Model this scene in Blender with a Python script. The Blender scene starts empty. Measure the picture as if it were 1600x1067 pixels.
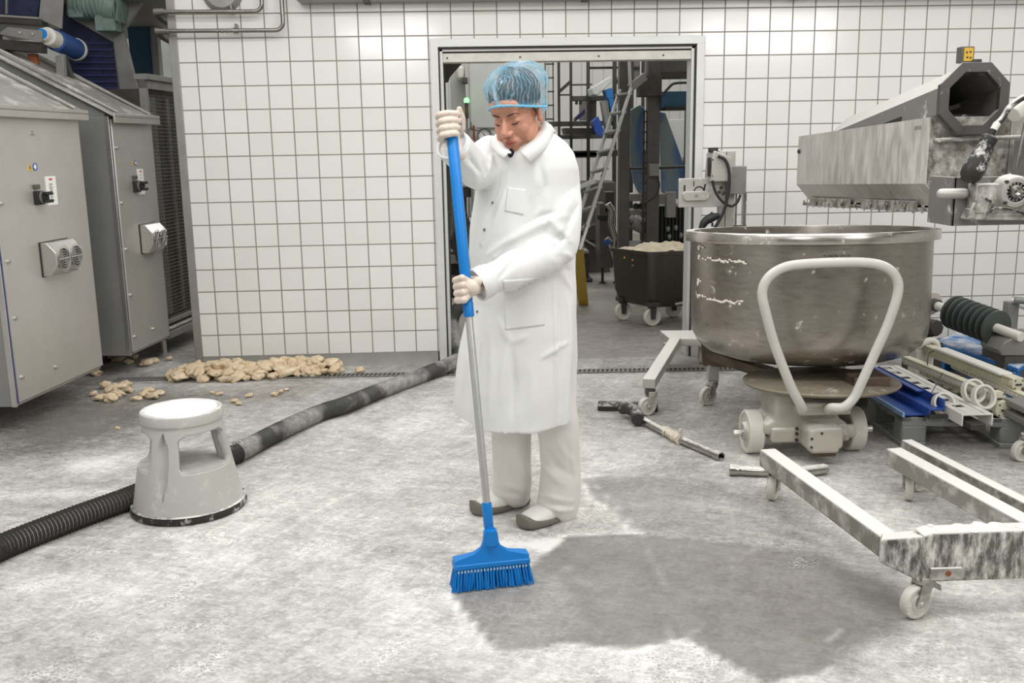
import bpy, bmesh, math, random
import numpy as np
from mathutils import Vector, Matrix, Euler, noise
PI = math.pi
SC = bpy.context.scene
COL = SC.collection
rnd = random.Random(7)

# ---------------------------------------------------------------- camera
CAMP = np.array([1.7556, -6.5862, 1.4650])
CR = np.array([[0.99895882, -0.04242736, -0.01676889],
               [-0.0247984, -0.19647208, -0.98019578],
               [0.03829251, 0.97959106, -0.19731964]])      # rows: right, down, forward
FPX = 1512.4
cam = bpy.data.cameras.new('camera'); camo = bpy.data.objects.new('camera', cam); COL.objects.link(camo)
r_, d_, f_ = [Vector(CR[i]) for i in range(3)]
mw = Matrix((( r_.x, -d_.x, -f_.x, CAMP[0]), (r_.y, -d_.y, -f_.y, CAMP[1]), (r_.z, -d_.z, -f_.z, CAMP[2]), (0, 0, 0, 1)))
camo.matrix_world = mw
cam.sensor_width = 36.0; cam.lens = FPX/1600*36.0; cam.clip_start = 0.05; cam.clip_end = 60
SC.camera = camo

# ---------------------------------------------------------------- world, exposure, lamps
SC.view_settings.view_transform = 'Standard'; SC.view_settings.look = 'None'
SC.view_settings.gamma = 1.0; SC.view_settings.use_curve_mapping = False
SC.view_settings.exposure = 0.2
w = bpy.data.worlds.new('world'); SC.world = w; w.use_nodes = True
w.node_tree.nodes['Background'].inputs[0].default_value = (1.0, 0.995, 0.99, 1)
w.node_tree.nodes['Background'].inputs[1].default_value = 0.50
def area(name, loc, size, power, aim=None, col=(1, .995, .985)):
    l = bpy.data.lights.new(name, 'AREA'); l.shape = 'RECTANGLE'; l.size, l.size_y = size
    l.energy = power; l.color = col
    o = bpy.data.objects.new(name, l); COL.objects.link(o); o.location = loc
    if aim is not None:
        d = Vector(aim) - Vector(loc); o.rotation_euler = d.to_track_quat('-Z', 'Y').to_euler()
    return o
area('ceiling_light', (.66, -7.7, 2.95), (1.15, .22), 22, (1.0, 0, 1.0))
area('ceiling_light', (5.97, -7.7, 2.95), (1.8, .22), 36, (4.5, 0, 1.0))
area('ceiling_light', (3.0, -4.4, 3.3), (7.0, .5), 84, (3.3, -3.0, 0))
area('ceiling_light', (2.9, -1.9, 3.3), (7.0, .5), 66)
area('bay_fill', (-2.2, 3.0, 2.45), (1.6, .3), 32)  # added fill that brightens the bay, no fixture known there
area('ceiling_light', (3.2, 3.6, 4.2), (4.5, .6), 60)
area('ceiling_light', (2.6, 7.2, 4.4), (5.5, .6), 95)

# ---------------------------------------------------------------- where things stand (metres; wall face is y=0, floor z=0)
def _ray(px, py):
    return CR.T @ np.array([(px-800)/FPX, (py-533.5)/FPX, 1.0])
def A(px, py, Y):
    d = _ray(px, py); return Vector(CAMP + d*(Y-CAMP[1])/d[1])
def G(px, py, z=0.0):
    d = _ray(px, py); return Vector(CAMP + d*(z-CAMP[2])/d[2])
def AX(px, py, X):
    d = _ray(px, py); return Vector(CAMP + d*(X-CAMP[0])/d[0])

# ---------------------------------------------------------------- mesh builder
V = Vector
def frame_for(d, up=V((0, 0, 1))):
    d = V(d).normalized()
    if abs(d.dot(up)) > .98: up = V((0, 1, 0))
    s = d.cross(up).normalized(); u = s.cross(d).normalized()
    return s, u
class MB:
    def __init__(self): self.v = []; self.f = []; self.M = None
    def add(self, vs, fs):
        n = len(self.v); M = self.M
        self.v += [tuple(M @ V(p)) if M else tuple(p) for p in vs]
        self.f += [tuple(n+i for i in f) for f in fs]
        return self
    def hexa(self, p):   # 8 corners: bottom 4 ccw, top 4
        return self.add(p, [(3,2,1,0), (4,5,6,7), (0,1,5,4), (1,2,6,5), (2,3,7,6), (3,0,4,7)])
    def box(self, x0, x1, y0, y1, z0, z1):
        return self.hexa([(x0,y0,z0),(x1,y0,z0),(x1,y1,z0),(x0,y1,z0),(x0,y0,z1),(x1,y0,z1),(x1,y1,z1),(x0,y1,z1)])
    def cbox(self, c, s, rot=None):
        q = Matrix.Identity(3) if rot is None else Euler(rot).to_matrix()
        c = V(c); h = [a/2 for a in s]
        return self.hexa([c+q@V((sx*h[0], sy*h[1], sz*h[2])) for sz in (-1,1) for sx,sy in ((-1,-1),(1,-1),(1,1),(-1,1))])
    def beam(self, a, b, w, h, up=V((0,0,1)), off=0):
        a, b = V(a), V(b); s, u = frame_for(b-a, up)
        P = []
        for p in (a, b): P.append([p+s*x*w/2+u*(y*h/2+off) for x, y in ((-1,-1),(1,-1),(1,1),(-1,1))])
        q = P[0]+P[1]
        return self.add(q, [(0,1,2,3),(7,6,5,4),(0,4,5,1),(1,5,6,2),(2,6,7,3),(3,7,4,0)])
    def prism(self, poly, vec):
        n = len(poly); vec = V(vec); a = [V(p) for p in poly]; b = [p+vec for p in a]
        return self.add(a+b, [tuple(range(n-1,-1,-1)), tuple(range(n, 2*n))]+[(i,(i+1)%n,n+(i+1)%n,n+i) for i in range(n)])
    def loft(self, rings, cap=True, close=True):
        n = len(rings[0]); vs = [p for r in rings for p in r]; fs = []
        for k in range(len(rings)-1):
            for i in range(n if close else n-1):
                j = (i+1) % n; fs.append((k*n+i, k*n+j, (k+1)*n+j, (k+1)*n+i))
        if cap: fs.append(tuple(range(n-1,-1,-1))); fs.append(tuple((len(rings)-1)*n+i for i in range(n)))
        return self.add(vs, fs)
    def cyl(self, a, b, r0, r1=None, n=20, cap=True):
        a, b = V(a), V(b); r1 = r0 if r1 is None else r1; s, u = frame_for(b-a)
        return self.loft([[p+(s*math.cos(t)+u*math.sin(t))*r for t in [2*PI*i/n for i in range(n)]] for p, r in ((a,r0),(b,r1))], cap)
    def lathe(self, prof, c=(0,0,0), axis=(0,0,1), n=48, closed=False, cap=False):
        c = V(c); axis = V(axis).normalized(); s, u = frame_for(axis)
        rings = [[c+axis*z+(s*math.cos(t)+u*math.sin(t))*max(r,1e-5) for t in [2*PI*i/n for i in range(n)]] for r, z in prof]
        if closed: rings.append(rings[0])
        return self.loft(rings, cap)
    def tube(self, pts, r, n=12, cap=True, closed=False):
        pts = [V(p) for p in pts]; rr = r if hasattr(r, '__len__') else [r]*len(pts)
        rings = []; d0 = (pts[1]-pts[0]).normalized(); s, u = frame_for(d0)
        for i, p in enumerate(pts):
            if closed: d = pts[(i+1) % len(pts)]-pts[i-1]
            else: d = pts[min(i+1, len(pts)-1)]-pts[max(i-1, 0)]
            d = d.normalized() if d.length > 1e-9 else d0
            s = (s-d*s.dot(d)).normalized(); u = d.cross(s)
            rings.append([p+(s*math.cos(t)+u*math.sin(t))*rr[i] for t in [2*PI*k/n for k in range(n)]])
        if closed: rings.append(rings[0]); cap = False
        return self.loft(rings, cap)
    def ell(self, c, r, rot=None, n=20, m=12):
        q = Matrix.Identity(3) if rot is None else (rot if isinstance(rot, Matrix) else Euler(rot).to_matrix())
        c = V(c); vs = [c+q@V((0,0,-r[2]))]; fs = []
        for j in range(1, m):
            a = -PI/2+PI*j/m
            for i in range(n):
                t = 2*PI*i/n; vs.append(c+q@V((r[0]*math.cos(a)*math.cos(t), r[1]*math.cos(a)*math.sin(t), r[2]*math.sin(a))))
        vs.append(c+q@V((0,0,r[2]))); L = len(vs)-1
        for i in range(n):
            j = (i+1) % n; fs.append((0, 1+j, 1+i)); fs.append((L, 1+(m-2)*n+i, 1+(m-2)*n+j))
            for k in range(m-2): fs.append((1+k*n+i, 1+k*n+j, 1+(k+1)*n+j, 1+(k+1)*n+i))
        return self.add(vs, fs)
    def capsule(self, a, b, ra, rb=None, n=14):
        rb = ra if rb is None else rb; a, b = V(a), V(b); s, u = frame_for(b-a); d = (b-a).normalized()
        rings = []
        for k in range(0, 6):
            t = PI/2*(1-k/5); rings.append((a-d*ra*math.sin(t), max(ra*math.cos(t), 1e-4)))
        for k in range(0, 6):
            t = PI/2*k/5; rings.append((b+d*rb*math.sin(t), max(rb*math.cos(t), 1e-4)))
        return self.loft([[p+(s*math.cos(t)+u*math.sin(t))*r for t in [2*PI*i/n for i in range(n)]] for p, r in rings])
    def mesh(self, name, org=V((0,0,0))):
        me = bpy.data.meshes.new(name)
        me.from_pydata([V(p)-org for p in self.v], [], self.f)
        bm = bmesh.new(); bm.from_mesh(me); bmesh.ops.recalc_face_normals(bm, faces=bm.faces); bm.to_mesh(me); bm.free()
        return me
    def build(self, name, m, parent=None, bevel=0, smooth=None, seg=2, subd=0, org=None):
        if org is None: org = ORG.get(parent.name, V((0,0,0))) if parent else V((0,0,0))
        own = V(org)
        if parent is None and org.length == 0 and self.v:      # a one-mesh thing: origin at its base
            a = np.array([tuple(p) for p in self.v]); own = V(((a[:,0].min()+a[:,0].max())/2, (a[:,1].min()+a[:,1].max())/2, a[:,2].min()))
        me = self.mesh(name, own)
        o = bpy.data.objects.new(name, me); COL.objects.link(o)
        if parent is None: o.location = own
        else: o.parent = parent
        ORG[o.name] = own
        if m: me.materials.append(m)
        if bevel:
            b = o.modifiers.new('bevel', 'BEVEL'); b.width = bevel; b.segments = seg; b.limit_method = 'ANGLE'; b.angle_limit = math.radians(35); b.harden_normals = False
        if subd:
            b = o.modifiers.new('subd', 'SUBSURF'); b.levels = b.render_levels = subd
        if smooth is None: smooth = True
        if smooth:
            for p in me.polygons: p.use_smooth = True
            if not subd: me.set_sharp_from_angle(angle=math.radians(38))
        return o
ORG = {}
def tag(o, label=None, cat=None, group=None, kind=None):
    if label: o['label'] = label
    if cat: o['category'] = cat
    if group: o['group'] = group
    if kind: o['kind'] = kind
    return o
def thing(name, loc, label, cat, group=None):
    o = bpy.data.objects.new(name, None); COL.objects.link(o); o.location = V(loc); o.empty_display_size = .05
    ORG[o.name] = V(loc); return tag(o, label, cat, group)
def struct(o): o['kind'] = 'structure'; return o
def copy_tree(o, parent=None, loc=None):
    c = o.copy(); COL.objects.link(c)
    if parent: c.parent = parent
    for ch in list(o.children): copy_tree(ch, c)
    if loc is not None: c.location = loc
    return c
def bez(pts, n=8):
    """Catmull-Rom through points"""
    p = [V(q) for q in pts]; p = [p[0]*2-p[1]]+p+[p[-1]*2-p[-2]]; out = []
    for i in range(1, len(p)-2):
        for k in range(n):
            t = k/n; a, b, c, d = p[i-1], p[i], p[i+1], p[i+2]
            out.append(.5*((2*b)+(c-a)*t+(2*a-5*b+4*c-d)*t*t+(3*b-a-3*c+d)*t**3))
    out.append(p[-2]); return out

# ---------------------------------------------------------------- materials
def srgb(r, g, b):
    f = lambda c: (c/255/12.92) if c/255 <= .04045 else ((c/255+.055)/1.055)**2.4
    return (f(r), f(g), f(b), 1)
def N(nt, typ, **kw):
    n = nt.nodes.new(typ)
    for k, v in kw.items(): setattr(n, k, v)
    return n
def mixc(nt, fac, a, b):
    m = N(nt, 'ShaderNodeMix', data_type='RGBA')
    for s, v in ((m.inputs[0], fac), (m.inputs[6], a), (m.inputs[7], b)):
        if hasattr(v, 'is_linked') or isinstance(v, bpy.types.NodeSocket): nt.links.new(v, s)
        else: s.default_value = v
    return m.outputs[2]
def mth(nt, op, a, b=None, c=None, clamp=False):
    m = N(nt, 'ShaderNodeMath', operation=op); m.use_clamp = clamp
    for i, v in enumerate((a, b, c)):
        if v is None: continue
        if isinstance(v, bpy.types.NodeSocket): nt.links.new(v, m.inputs[i])
        else: m.inputs[i].default_value = v
    return m.outputs[0]
def ramp(nt, x, lo, hi, a=0., b=1.):
    m = N(nt, 'ShaderNodeMapRange'); m.clamp = True
    nt.links.new(x, m.inputs[0]); m.inputs[1].default_value = lo; m.inputs[2].default_value = hi
    m.inputs[3].default_value = a; m.inputs[4].default_value = b
    return m.outputs[0]
def noi(nt, scale=5, detail=4, rough=.6, stretch=(1,1,1), coord='Object', off=(0,0,0), dist=0, rot=0):
    tc = N(nt, 'ShaderNodeTexCoord'); mp = N(nt, 'ShaderNodeMapping'); mp.inputs['Scale'].default_value = stretch; mp.inputs['Location'].default_value = off; mp.inputs['Rotation'].default_value = (0,0,rot)
    if rot: mp.vector_type = 'TEXTURE'; mp.inputs['Scale'].default_value = tuple(1/q for q in stretch)
    nt.links.new(tc.outputs[coord], mp.inputs[0])
    n = N(nt, 'ShaderNodeTexNoise'); n.inputs['Scale'].default_value = scale; n.inputs['Detail'].default_value = detail
    n.inputs['Roughness'].default_value = rough; n.inputs['Distortion'].default_value = dist
    nt.links.new(mp.outputs[0], n.inputs['Vector']); return n.outputs['Fac']
def bump(nt, h, strength=.3, dist=.01):
    b = N(nt, 'ShaderNodeBump'); b.inputs['Strength'].default_value = strength; b.inputs['Distance'].default_value = dist
    nt.links.new(h, b.inputs['Height']); return b.outputs[0]
def newmat(name):
    m = bpy.data.materials.new(name); m.use_nodes = True; nt = m.node_tree
    return m, nt, nt.nodes['Principled BSDF']
def plain(name, c, rough=.5, metal=0, var=.06, scale=6, bumpy=0, spec=.5, emit=0, sheen=0, bscale=None):
    m, nt, P = newmat(name); c = srgb(*c)
    n = noi(nt, scale, 5)
    a = tuple(x*(1-var*2) for x in c[:3])+(1,); b = tuple(min(1, x*(1+var*1.2)) for x in c[:3])+(1,)
    nt.links.new(mixc(nt, ramp(nt, n, .3, .7), a, b), P.inputs['Base Color'])
    P.inputs['Roughness'].default_value = rough; P.inputs['Metallic'].default_value = metal
    P.inputs['Specular IOR Level'].default_value = spec
    if bumpy: nt.links.new(bump(nt, noi(nt, bscale or scale*3, 4), bumpy, .01), P.inputs['Normal'])
    if emit: P.inputs['Emission Color'].default_value = c; P.inputs['Emission Strength'].default_value = emit
    return m
FLOUR = srgb(232, 229, 223)
def dusty(name, c, rough=.35, metal=1., brush=(1,1,60), bamp=.12, dust=.0, top=.0, dscale=9, streak=(1,1,1), scratch=.0, chip=None, chiplvl=.68, soft=.12, bumpy=0.):
    """painted or brushed metal under flour: dust 0..1 = how much is caked on, top = how much lies on upward faces"""
    m, nt, P = newmat(name); c = srgb(*c)
    bn = noi(nt, 8, 6, .7, brush); big = noi(nt, 2.3, 3)
    base = mixc(nt, ramp(nt, bn, .3, .7), tuple(x*(1-bamp*1.5) for x in c[:3])+(1,), tuple(min(1, x*(1+bamp)) for x in c[:3])+(1,))
    base = mixc(nt, ramp(nt, big, .35, .7, 0, .3), base, tuple(x*.6 for x in c[:3])+(1,))
    met = metal
    if chip:
        cn = ramp(nt, noi(nt, 22, 5, .7, off=(3,1,2)), chiplvl, chiplvl+.03); base = mixc(nt, cn, base, srgb(*chip))
    dn = noi(nt, dscale, 8, .72, streak, off=(5,2,9))
    f1 = ramp(nt, dn, 1-dust-soft*.5, 1-dust+soft*.5) if dust > 0 else None
    gn = N(nt, 'ShaderNodeNewGeometry'); sx = N(nt, 'ShaderNodeSeparateXYZ'); nt.links.new(gn.outputs['Normal'], sx.inputs[0])
    f = None
    if top > 0:
        t = ramp(nt, sx.outputs[2], .45, .85); tn = ramp(nt, noi(nt, dscale*.7, 8, .7), .62-top*.6, .82-top*.6)
        f = mth(nt, 'MULTIPLY', t, tn)
    if f1 is not None: f = f1 if f is None else mth(nt, 'MAXIMUM', f, f1)
    if f is not None:
        f = mth(nt, 'MULTIPLY', f, .92)
        nt.links.new(mixc(nt, f, base, FLOUR), P.inputs['Base Color'])
        nt.links.new(mth(nt, 'MULTIPLY', mth(nt, 'SUBTRACT', 1., f), metal), P.inputs['Metallic'])
        nt.links.new(mth(nt, 'MULTIPLY_ADD', f, .5, mth(nt, 'MULTIPLY_ADD', bn, .2, rough-.1)), P.inputs['Roughness'])
    else:
        nt.links.new(base, P.inputs['Base Color']); P.inputs['Metallic'].default_value = metal
        nt.links.new(mth(nt, 'MULTIPLY_ADD', bn, .2, rough-.1), P.inputs['Roughness'])
    if bumpy: nt.links.new(bump(nt, noi(nt, 30, 5), bumpy, .01), P.inputs['Normal'])
    return m
M = {}
M['steel'] = dusty('brushed steel', (214,211,206), .36, .9, (1,1,60), .07, dust=.26, dscale=5)
M['steel_h'] = dusty('brushed steel sheet', (200,197,190), .40, .55, (60,60,1.2), .05, dust=.27, dscale=4, streak=(2,2,.7))
M['steel_side'] = dusty('grey sheet steel', (158,158,155), .5, .5, (30,30,1), .06)
M['steel_pipe'] = dusty('pipe steel', (150,146,140), .25, 1, (1,1,1), .1, dust=.2)
M['steel_dark'] = plain('dark steel', (72,70,66), .55, .4, .15, 9)
M['frame_grey'] = plain('grey painted frame', (92,90,85), .5, .3, .12, 7)
M['frame_lt'] = plain('mid grey painted steel', (140,139,135), .5, .3, .1, 7)
M['bowl'] = dusty('worn mixing bowl steel', (168,161,152), .30, .95, (1.5,1.5,7), .13, dust=.35, dscale=14, streak=(1,1,.9), soft=.1)
M['rim'] = dusty('bowl rim steel', (214,208,200), .25, 1, (1,1,30), .1, dust=.36, top=.4, dscale=16)
M['brown_steel'] = plain('rusty brown steel', (104,90,76), .6, .5, .3, 10)
M['cream_paint'] = dusty('chipped cream paint', (186,180,167), .5, 0, (1,1,1), .05, dust=.3, top=.5, chip=(70,55,42), chiplvl=.72)
M['white_tube'] = dusty('chipped white paint', (205,202,194), .45, 0, (1,1,1), .04, dust=.3, top=.3, chip=(60,50,44), chiplvl=.69)
M['flour_steel'] = dusty('floury steel', (150,147,140), .4, .6, (1,1,40), .1, dust=.44, top=.55, dscale=12, soft=.3)
M['flour_beam'] = dusty('flour covered beam', (152,149,142), .45, .5, (1,1,30), .1, dust=.37, top=1., dscale=13, soft=.3)
M['flour_cross'] = dusty('flour caked beam', (112,109,104), .5, .5, (1,1,3), .1, dust=.47, top=1., dscale=20, streak=(1.8,1.8,.6), soft=.2)
M['hopper'] = dusty('hopper sheet steel', (204,200,194), .4, .6, (1,50,1), .04, dust=.40, top=.5, dscale=7, streak=(1,2.5,.6), soft=.4)
M['hopper_dirty'] = dusty('spotted dirty steel', (122,116,106), .5, .5, (1,1,1), .2, dust=.44, top=.5, dscale=20, soft=.35)
M['duct'] = dusty('octagonal duct steel', (150,148,144), .42, .6, (1,40,1), .1, dust=.35, top=.85, dscale=10)
M['stand'] = dusty('light grey stand steel', (188,185,178), .42, .4, (1,1,40), .05, dust=.36, top=.7, dscale=9)
M['white_plastic'] = plain('white plastic', (226,222,212), .45, 0, .04)
M['wheel'] = dusty('pale nylon wheel', (214,209,198), .45, 0, (1,1,1), .05, dust=.35, dscale=20)
M['cream_plastic'] = plain('cream plastic', (214,209,186), .5, 0, .05, 14)
M['white_bar'] = plain('white bar plastic', (226,224,216), .5, 0, .04, 14)
M['pallet'] = dusty('grey plastic pallet', (138,139,136), .6, 0, (1,1,1), .08, dust=.3, top=.45, dscale=8)
M['black'] = plain('black rubber', (34,34,35), .55, 0, .2, 30)
M['black_dusty'] = dusty('floury black plastic', (38,37,36), .55, 0, (1,1,1), .1, dust=.4, top=.4, dscale=18)
M['squeegee'] = dusty('black tool head', (50,49,48), .55, 0, (1,1,1), .1, dust=.36, top=.25, dscale=22)
M['chrome'] = dusty('chromed pipe', (185,182,176), .2, 1, (1,1,1), .08, dust=.33, top=.45, dscale=18)
M['blue'] = plain('bright blue plastic', (0,126,208), .38, 0, .04, 8)
M['blue_dk'] = plain('royal blue plastic', (44,82,164), .4, 0, .1, 10)
M['blue_lt'] = plain('light blue plastic edge', (150,190,232), .45, 0, .05, 10)
M['blue_board'] = dusty('blue plastic with flour', (42,118,190), .5, 0, (1,1,1), .1, dust=.3, top=.36, dscale=9)
M['navy'] = plain('navy modular belt', (28,32,72), .45, 0, .25, 16, bumpy=.4)
M['petrol'] = plain('petrol blue paint', (36,82,108), .5, 0, .05)
M['green_motor'] = plain('grey green motor paint', (120,140,132), .5, 0, .14, 14, bumpy=.3)
M['copper'] = plain('copper orange', (150,84,48), .5, .2, .15)
M['stool'] = dusty('grey moulded plastic', (190,190,184), .5, 0, (1,1,1), .03, dust=.31, top=.30, dscale=11, soft=.3)
M['paper'] = plain('white label paper', (240,239,234), .6, 0, .01)
M['ink'] = plain('printing ink', (120,120,122), .6, 0, .02)
M['ink_dark'] = plain('dark ink', (40,40,44), .6, 0, .02)
M['red_ink'] = plain('red ink', (196,70,62), .6, 0, .02)
M['yellow_sign'] = plain('yellow sticker', (214,170,50), .5, 0, .04)
M['sign_blue'] = plain('blue sticker', (40,84,160), .5, 0, .04)
M['trim'] = plain('grey steel trim', (150,149,144), .45, .35, .07, 9)
M['frame_door'] = dusty('worn door frame steel', (216,216,213), .42, .2, (1,1,20), .05, dust=.3, dscale=10, streak=(1,1,.4), chip=(92,88,82), chiplvl=.70)
M['gasket'] = plain('dark gasket', (52,50,46), .7, 0, .1)
M['header'] = plain('beige header panel', (206,202,192), .5, 0, .06, 12)
M['yellow'] = plain('yellow ladder plastic', (190,160,66), .5, 0, .08)
M['alu'] = dusty('ladder aluminium', (188,188,184), .35, .9, (1,1,30), .06)
M['teal_label'] = plain('teal ladder sticker', (46,96,108), .5)
M['bin'] = dusty('dark bin steel', (92,88,82), .38, .9, (30,30,1), .12)
def dough_mat():
    m, nt, P = newmat('bread dough')
    n = noi(nt, 9, 5); n2 = noi(nt, 40, 6, .7)
    c = mixc(nt, ramp(nt, n, .35, .65), srgb(206,182,148), srgb(226,208,178))
    c = mixc(nt, ramp(nt, n2, .55, .75), c, srgb(240,231,214))
    nt.links.new(c, P.inputs['Base Color']); P.inputs['Roughness'].default_value = .75
    nt.links.new(bump(nt, n2, .35, .01), P.inputs['Normal'])
    return m
M['dough'] = dough_mat()
def tile_mat(name):
    m, nt, P = newmat(name)
    tc = N(nt, 'ShaderNodeTexCoord'); sp = N(nt, 'ShaderNodeSeparateXYZ'); nt.links.new(tc.outputs['Object'], sp.inputs[0])
    x = mth(nt, 'DIVIDE', sp.outputs[0], .15); z = mth(nt, 'DIVIDE', mth(nt, 'SUBTRACT', sp.outputs[2], .082), .15)
    def line(v):
        fr = mth(nt, 'FRACT', v); d = mth(nt, 'MINIMUM', fr, mth(nt, 'SUBTRACT', 1., fr)); return d
    d = mth(nt, 'MINIMUM', line(x), line(z))
    g = ramp(nt, d, .019, .030, 1, 0)
    cb = N(nt, 'ShaderNodeCombineXYZ'); nt.links.new(mth(nt, 'FLOOR', x), cb.inputs[0]); nt.links.new(mth(nt, 'FLOOR', z), cb.inputs[1])
    wn = N(nt, 'ShaderNodeTexWhiteNoise'); wn.noise_dimensions = '3D'; nt.links.new(cb.outputs[0], wn.inputs['Vector'])
    tv = ramp(nt, wn.outputs['Value'], 0, 1, 0, 1)
    tc_ = mixc(nt, tv, srgb(226,224,220), srgb(231,229,226))
    tc_ = mixc(nt, ramp(nt, noi(nt, 1.5, 5), .45, .8, 0, .18), tc_, srgb(212,205,192))
    grout = mixc(nt, ramp(nt, noi(nt, 3, 4), .3, .7), srgb(128,121,106), srgb(146,143,136))
    nt.links.new(mixc(nt, g, tc_, grout), P.inputs['Base Color'])
    nt.links.new(ramp(nt, g, 0, 1, .13, .8), P.inputs['Roughness'])
    P.inputs['Specular IOR Level'].default_value = .5
    # each tile leans a hair differently
    ge = N(nt, 'ShaderNodeNewGeometry'); vs = N(nt, 'ShaderNodeVectorMath', operation='SUBTRACT'); nt.links.new(wn.outputs['Color'], vs.inputs[0]); vs.inputs[1].default_value = (.5,.5,.5)
    sc = N(nt, 'ShaderNodeVectorMath', operation='SCALE'); nt.links.new(vs.outputs[0], sc.inputs[0]); sc.inputs['Scale'].default_value = .016
    b = N(nt, 'ShaderNodeBump'); b.inputs['Strength'].default_value = .5; b.inputs['Distance'].default_value = .004; b.invert = True; nt.links.new(g, b.inputs['Height'])
    ad = N(nt, 'ShaderNodeVectorMath', operation='ADD'); nt.links.new(b.outputs[0], ad.inputs[0]); nt.links.new(sc.outputs[0], ad.inputs[1])
    nm = N(nt, 'ShaderNodeVectorMath', operation='NORMALIZE'); nt.links.new(ad.outputs[0], nm.inputs[0]); nt.links.new(nm.outputs[0], P.inputs['Normal'])
    return m
M['tile'] = tile_mat('white wall tiles')

# ---------------------------------------------------------------- floor with flour, cabinet shade set as thinner flour
def inpoly(P, poly):
    x, y = P[:,0], P[:,1]; r = np.zeros(len(P), bool); n = len(poly)
    for i in range(n):
        x0, y0 = poly[i]; x1, y1 = poly[(i+1) % n]
        c = ((y0 > y) != (y1 > y)) & (x < (x1-x0)*(y-y0)/((y1-y0) if y1 != y0 else 1e-9)+x0); r ^= c
    return r
def dseg(P, a, b):
    a = np.array(a[:2]); b = np.array(b[:2]); d = b-a; t = np.clip(((P-a)@d)/(d@d+1e-12), 0, 1)
    return np.linalg.norm(P-(a+t[:,None]*d), axis=1)
def dpoly(P, poly):
    d = np.min([dseg(P, poly[i], poly[(i+1) % len(poly)]) for i in range(len(poly))], axis=0)
    return np.where(inpoly(P, poly), d, -d)
def g2(px, py): p = G(px, py); return (p.x, p.y)
xs = np.unique(np.round(np.concatenate([np.arange(-6, -1.6, .4), np.arange(-1.6, 5.2, .026), np.arange(5.2, 9, .4)]), 4))
ys = np.unique(np.round(np.concatenate([np.arange(-9, -5, .4), np.arange(-5, .2, .026), np.arange(.2, 10.5, .3)]), 4))
XX, YY = np.meshgrid(xs, ys); FP = np.stack([XX.ravel(), YY.ravel()], 1); nx, ny = len(xs), len(ys)
me = bpy.data.meshes.new('floor')
idx = np.arange(nx*ny).reshape(ny, nx)
quads = np.stack([idx[:-1,:-1].ravel(), idx[:-1,1:].ravel(), idx[1:,1:].ravel(), idx[1:,:-1].ravel()], 1)
me.from_pydata(np.column_stack([FP, np.zeros(len(FP))]).tolist(), [], quads.tolist())
polyA = [g2(*p) for p in [(889,838),(950,835),(1012,836),(1120,846),(1230,852),(1330,880),(1421,918),(1440,946),(1407,984),(1345,1017),(1274,1050),(1198,1066),(1155,1046),(1107,1017),(1070,996),(1030,1004),(989,1013),(946,1013),(889,1003),(832,1013),(787,1017),(761,998),(727,960),(708,927),(760,905),(835,885),(858,862)]]
polyB = [g2(*p) for p in [(908,748),(930,778),(1008,838),(1120,850),(1230,856),(1330,884),(1421,918),(1400,890),(1340,860),(1270,810),(1215,775),(1120,752),(1000,742)]]
polyC = [g2(*p) for p in [(706,925),(787,1017),(832,1013),(920,985),(870,900),(835,880)]]
wob = np.array([noise.noise(V((p[0]*5, p[1]*5, 0)))*.03+noise.noise(V((p[0]*17, p[1]*17, 3)))*.012 for p in FP])
dA, dB, dC = dpoly(FP, polyA)+wob*.5, dpoly(FP, polyB)+wob, dpoly(FP, polyC)+wob*.3
soft = np.where(FP[:,0] > 2.75, .14, .018)
cl = np.maximum(np.clip(dA/soft+.5, 0, 1), .62*np.clip(dB/np.where(FP[:,0] > 2.6, .25, .03)+.5, 0, 1)) - .24*np.clip(dC/.03+.5, 0, 1)
cl = np.clip(cl, 0, 1); dc = np.maximum(dA, dB)
rmod = np.array([.45+.9*noise.noise(V((p[0]*4+9, p[1]*4, 0))) for p in FP])
ridge = np.exp(-((dc+.015)/.018)**2)*np.clip(rmod, 0, 1)*(FP[:,0] < 2.9)
# the sweep arcs and scratches inside the clean patch
arc = np.zeros(len(FP))
for pts, wd_, am in (([(925,752),(1008,838),(1040,915)],.006,.45),([(880,846),(1000,842),(1130,856),(1240,870)],.02,.14),([(1035,940),(1047,995)],.006,.5),([(1062,950),(1075,995)],.005,.5),([(1137,958),(1080,990)],.005,.5),([(1312,985),(1290,1005)],.006,.8),([(1145,870),(1142,905),(1128,915)],.006,.3),([(1060,785),(1180,800),(1290,845),(1340,890)],.03,.3),([(1180,830),(1260,850),(1310,870)],.03,.15),([(860,860),(905,905),(920,915)],.008,.3)):
    q = [g2(*p) for p in pts]
    for p0_, p1_ in zip(q, q[1:]): arc = np.maximum(arc, np.exp(-(dseg(FP, p0_, p1_)/wd_)**2)*am)
# shoe prints
prm = random.Random(11); prt = np.zeros(len(FP))
PR = [(1255,880,.9)]+[(prm.uniform(20,1500), prm.uniform(760,1060), prm.uniform(0,PI)) for _ in range(42)]+[(prm.uniform(700,1000), prm.uniform(800,850), prm.uniform(0,PI)) for _ in range(9)]+[(prm.uniform(830,1130), prm.uniform(1010,1060), prm.uniform(0,PI)) for _ in range(9)]
for k, (px, py, an) in enumerate(PR):
    c = g2(px, py); dx, dy = FP[:,0]-c[0], FP[:,1]-c[1]; u = (dx*math.cos(an)+dy*math.sin(an))/.14; v = (-dx*math.sin(an)+dy*math.cos(an))/.055
    if k == 0: u, v = dx/.07, dy/.055
    v = v/(.75+.35*np.abs(np.clip(u, -1, 1))); e = np.clip(1.6-(u*u+v*v)*1.6, 0, 1)*(prm.uniform(.45,1) if k else .9); e = e*(1 if k == 0 else 1)*(1-np.clip(cl*1.3, 0, 1)*(0 if k == 0 else .9)); prt = np.maximum(prt, e)
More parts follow.
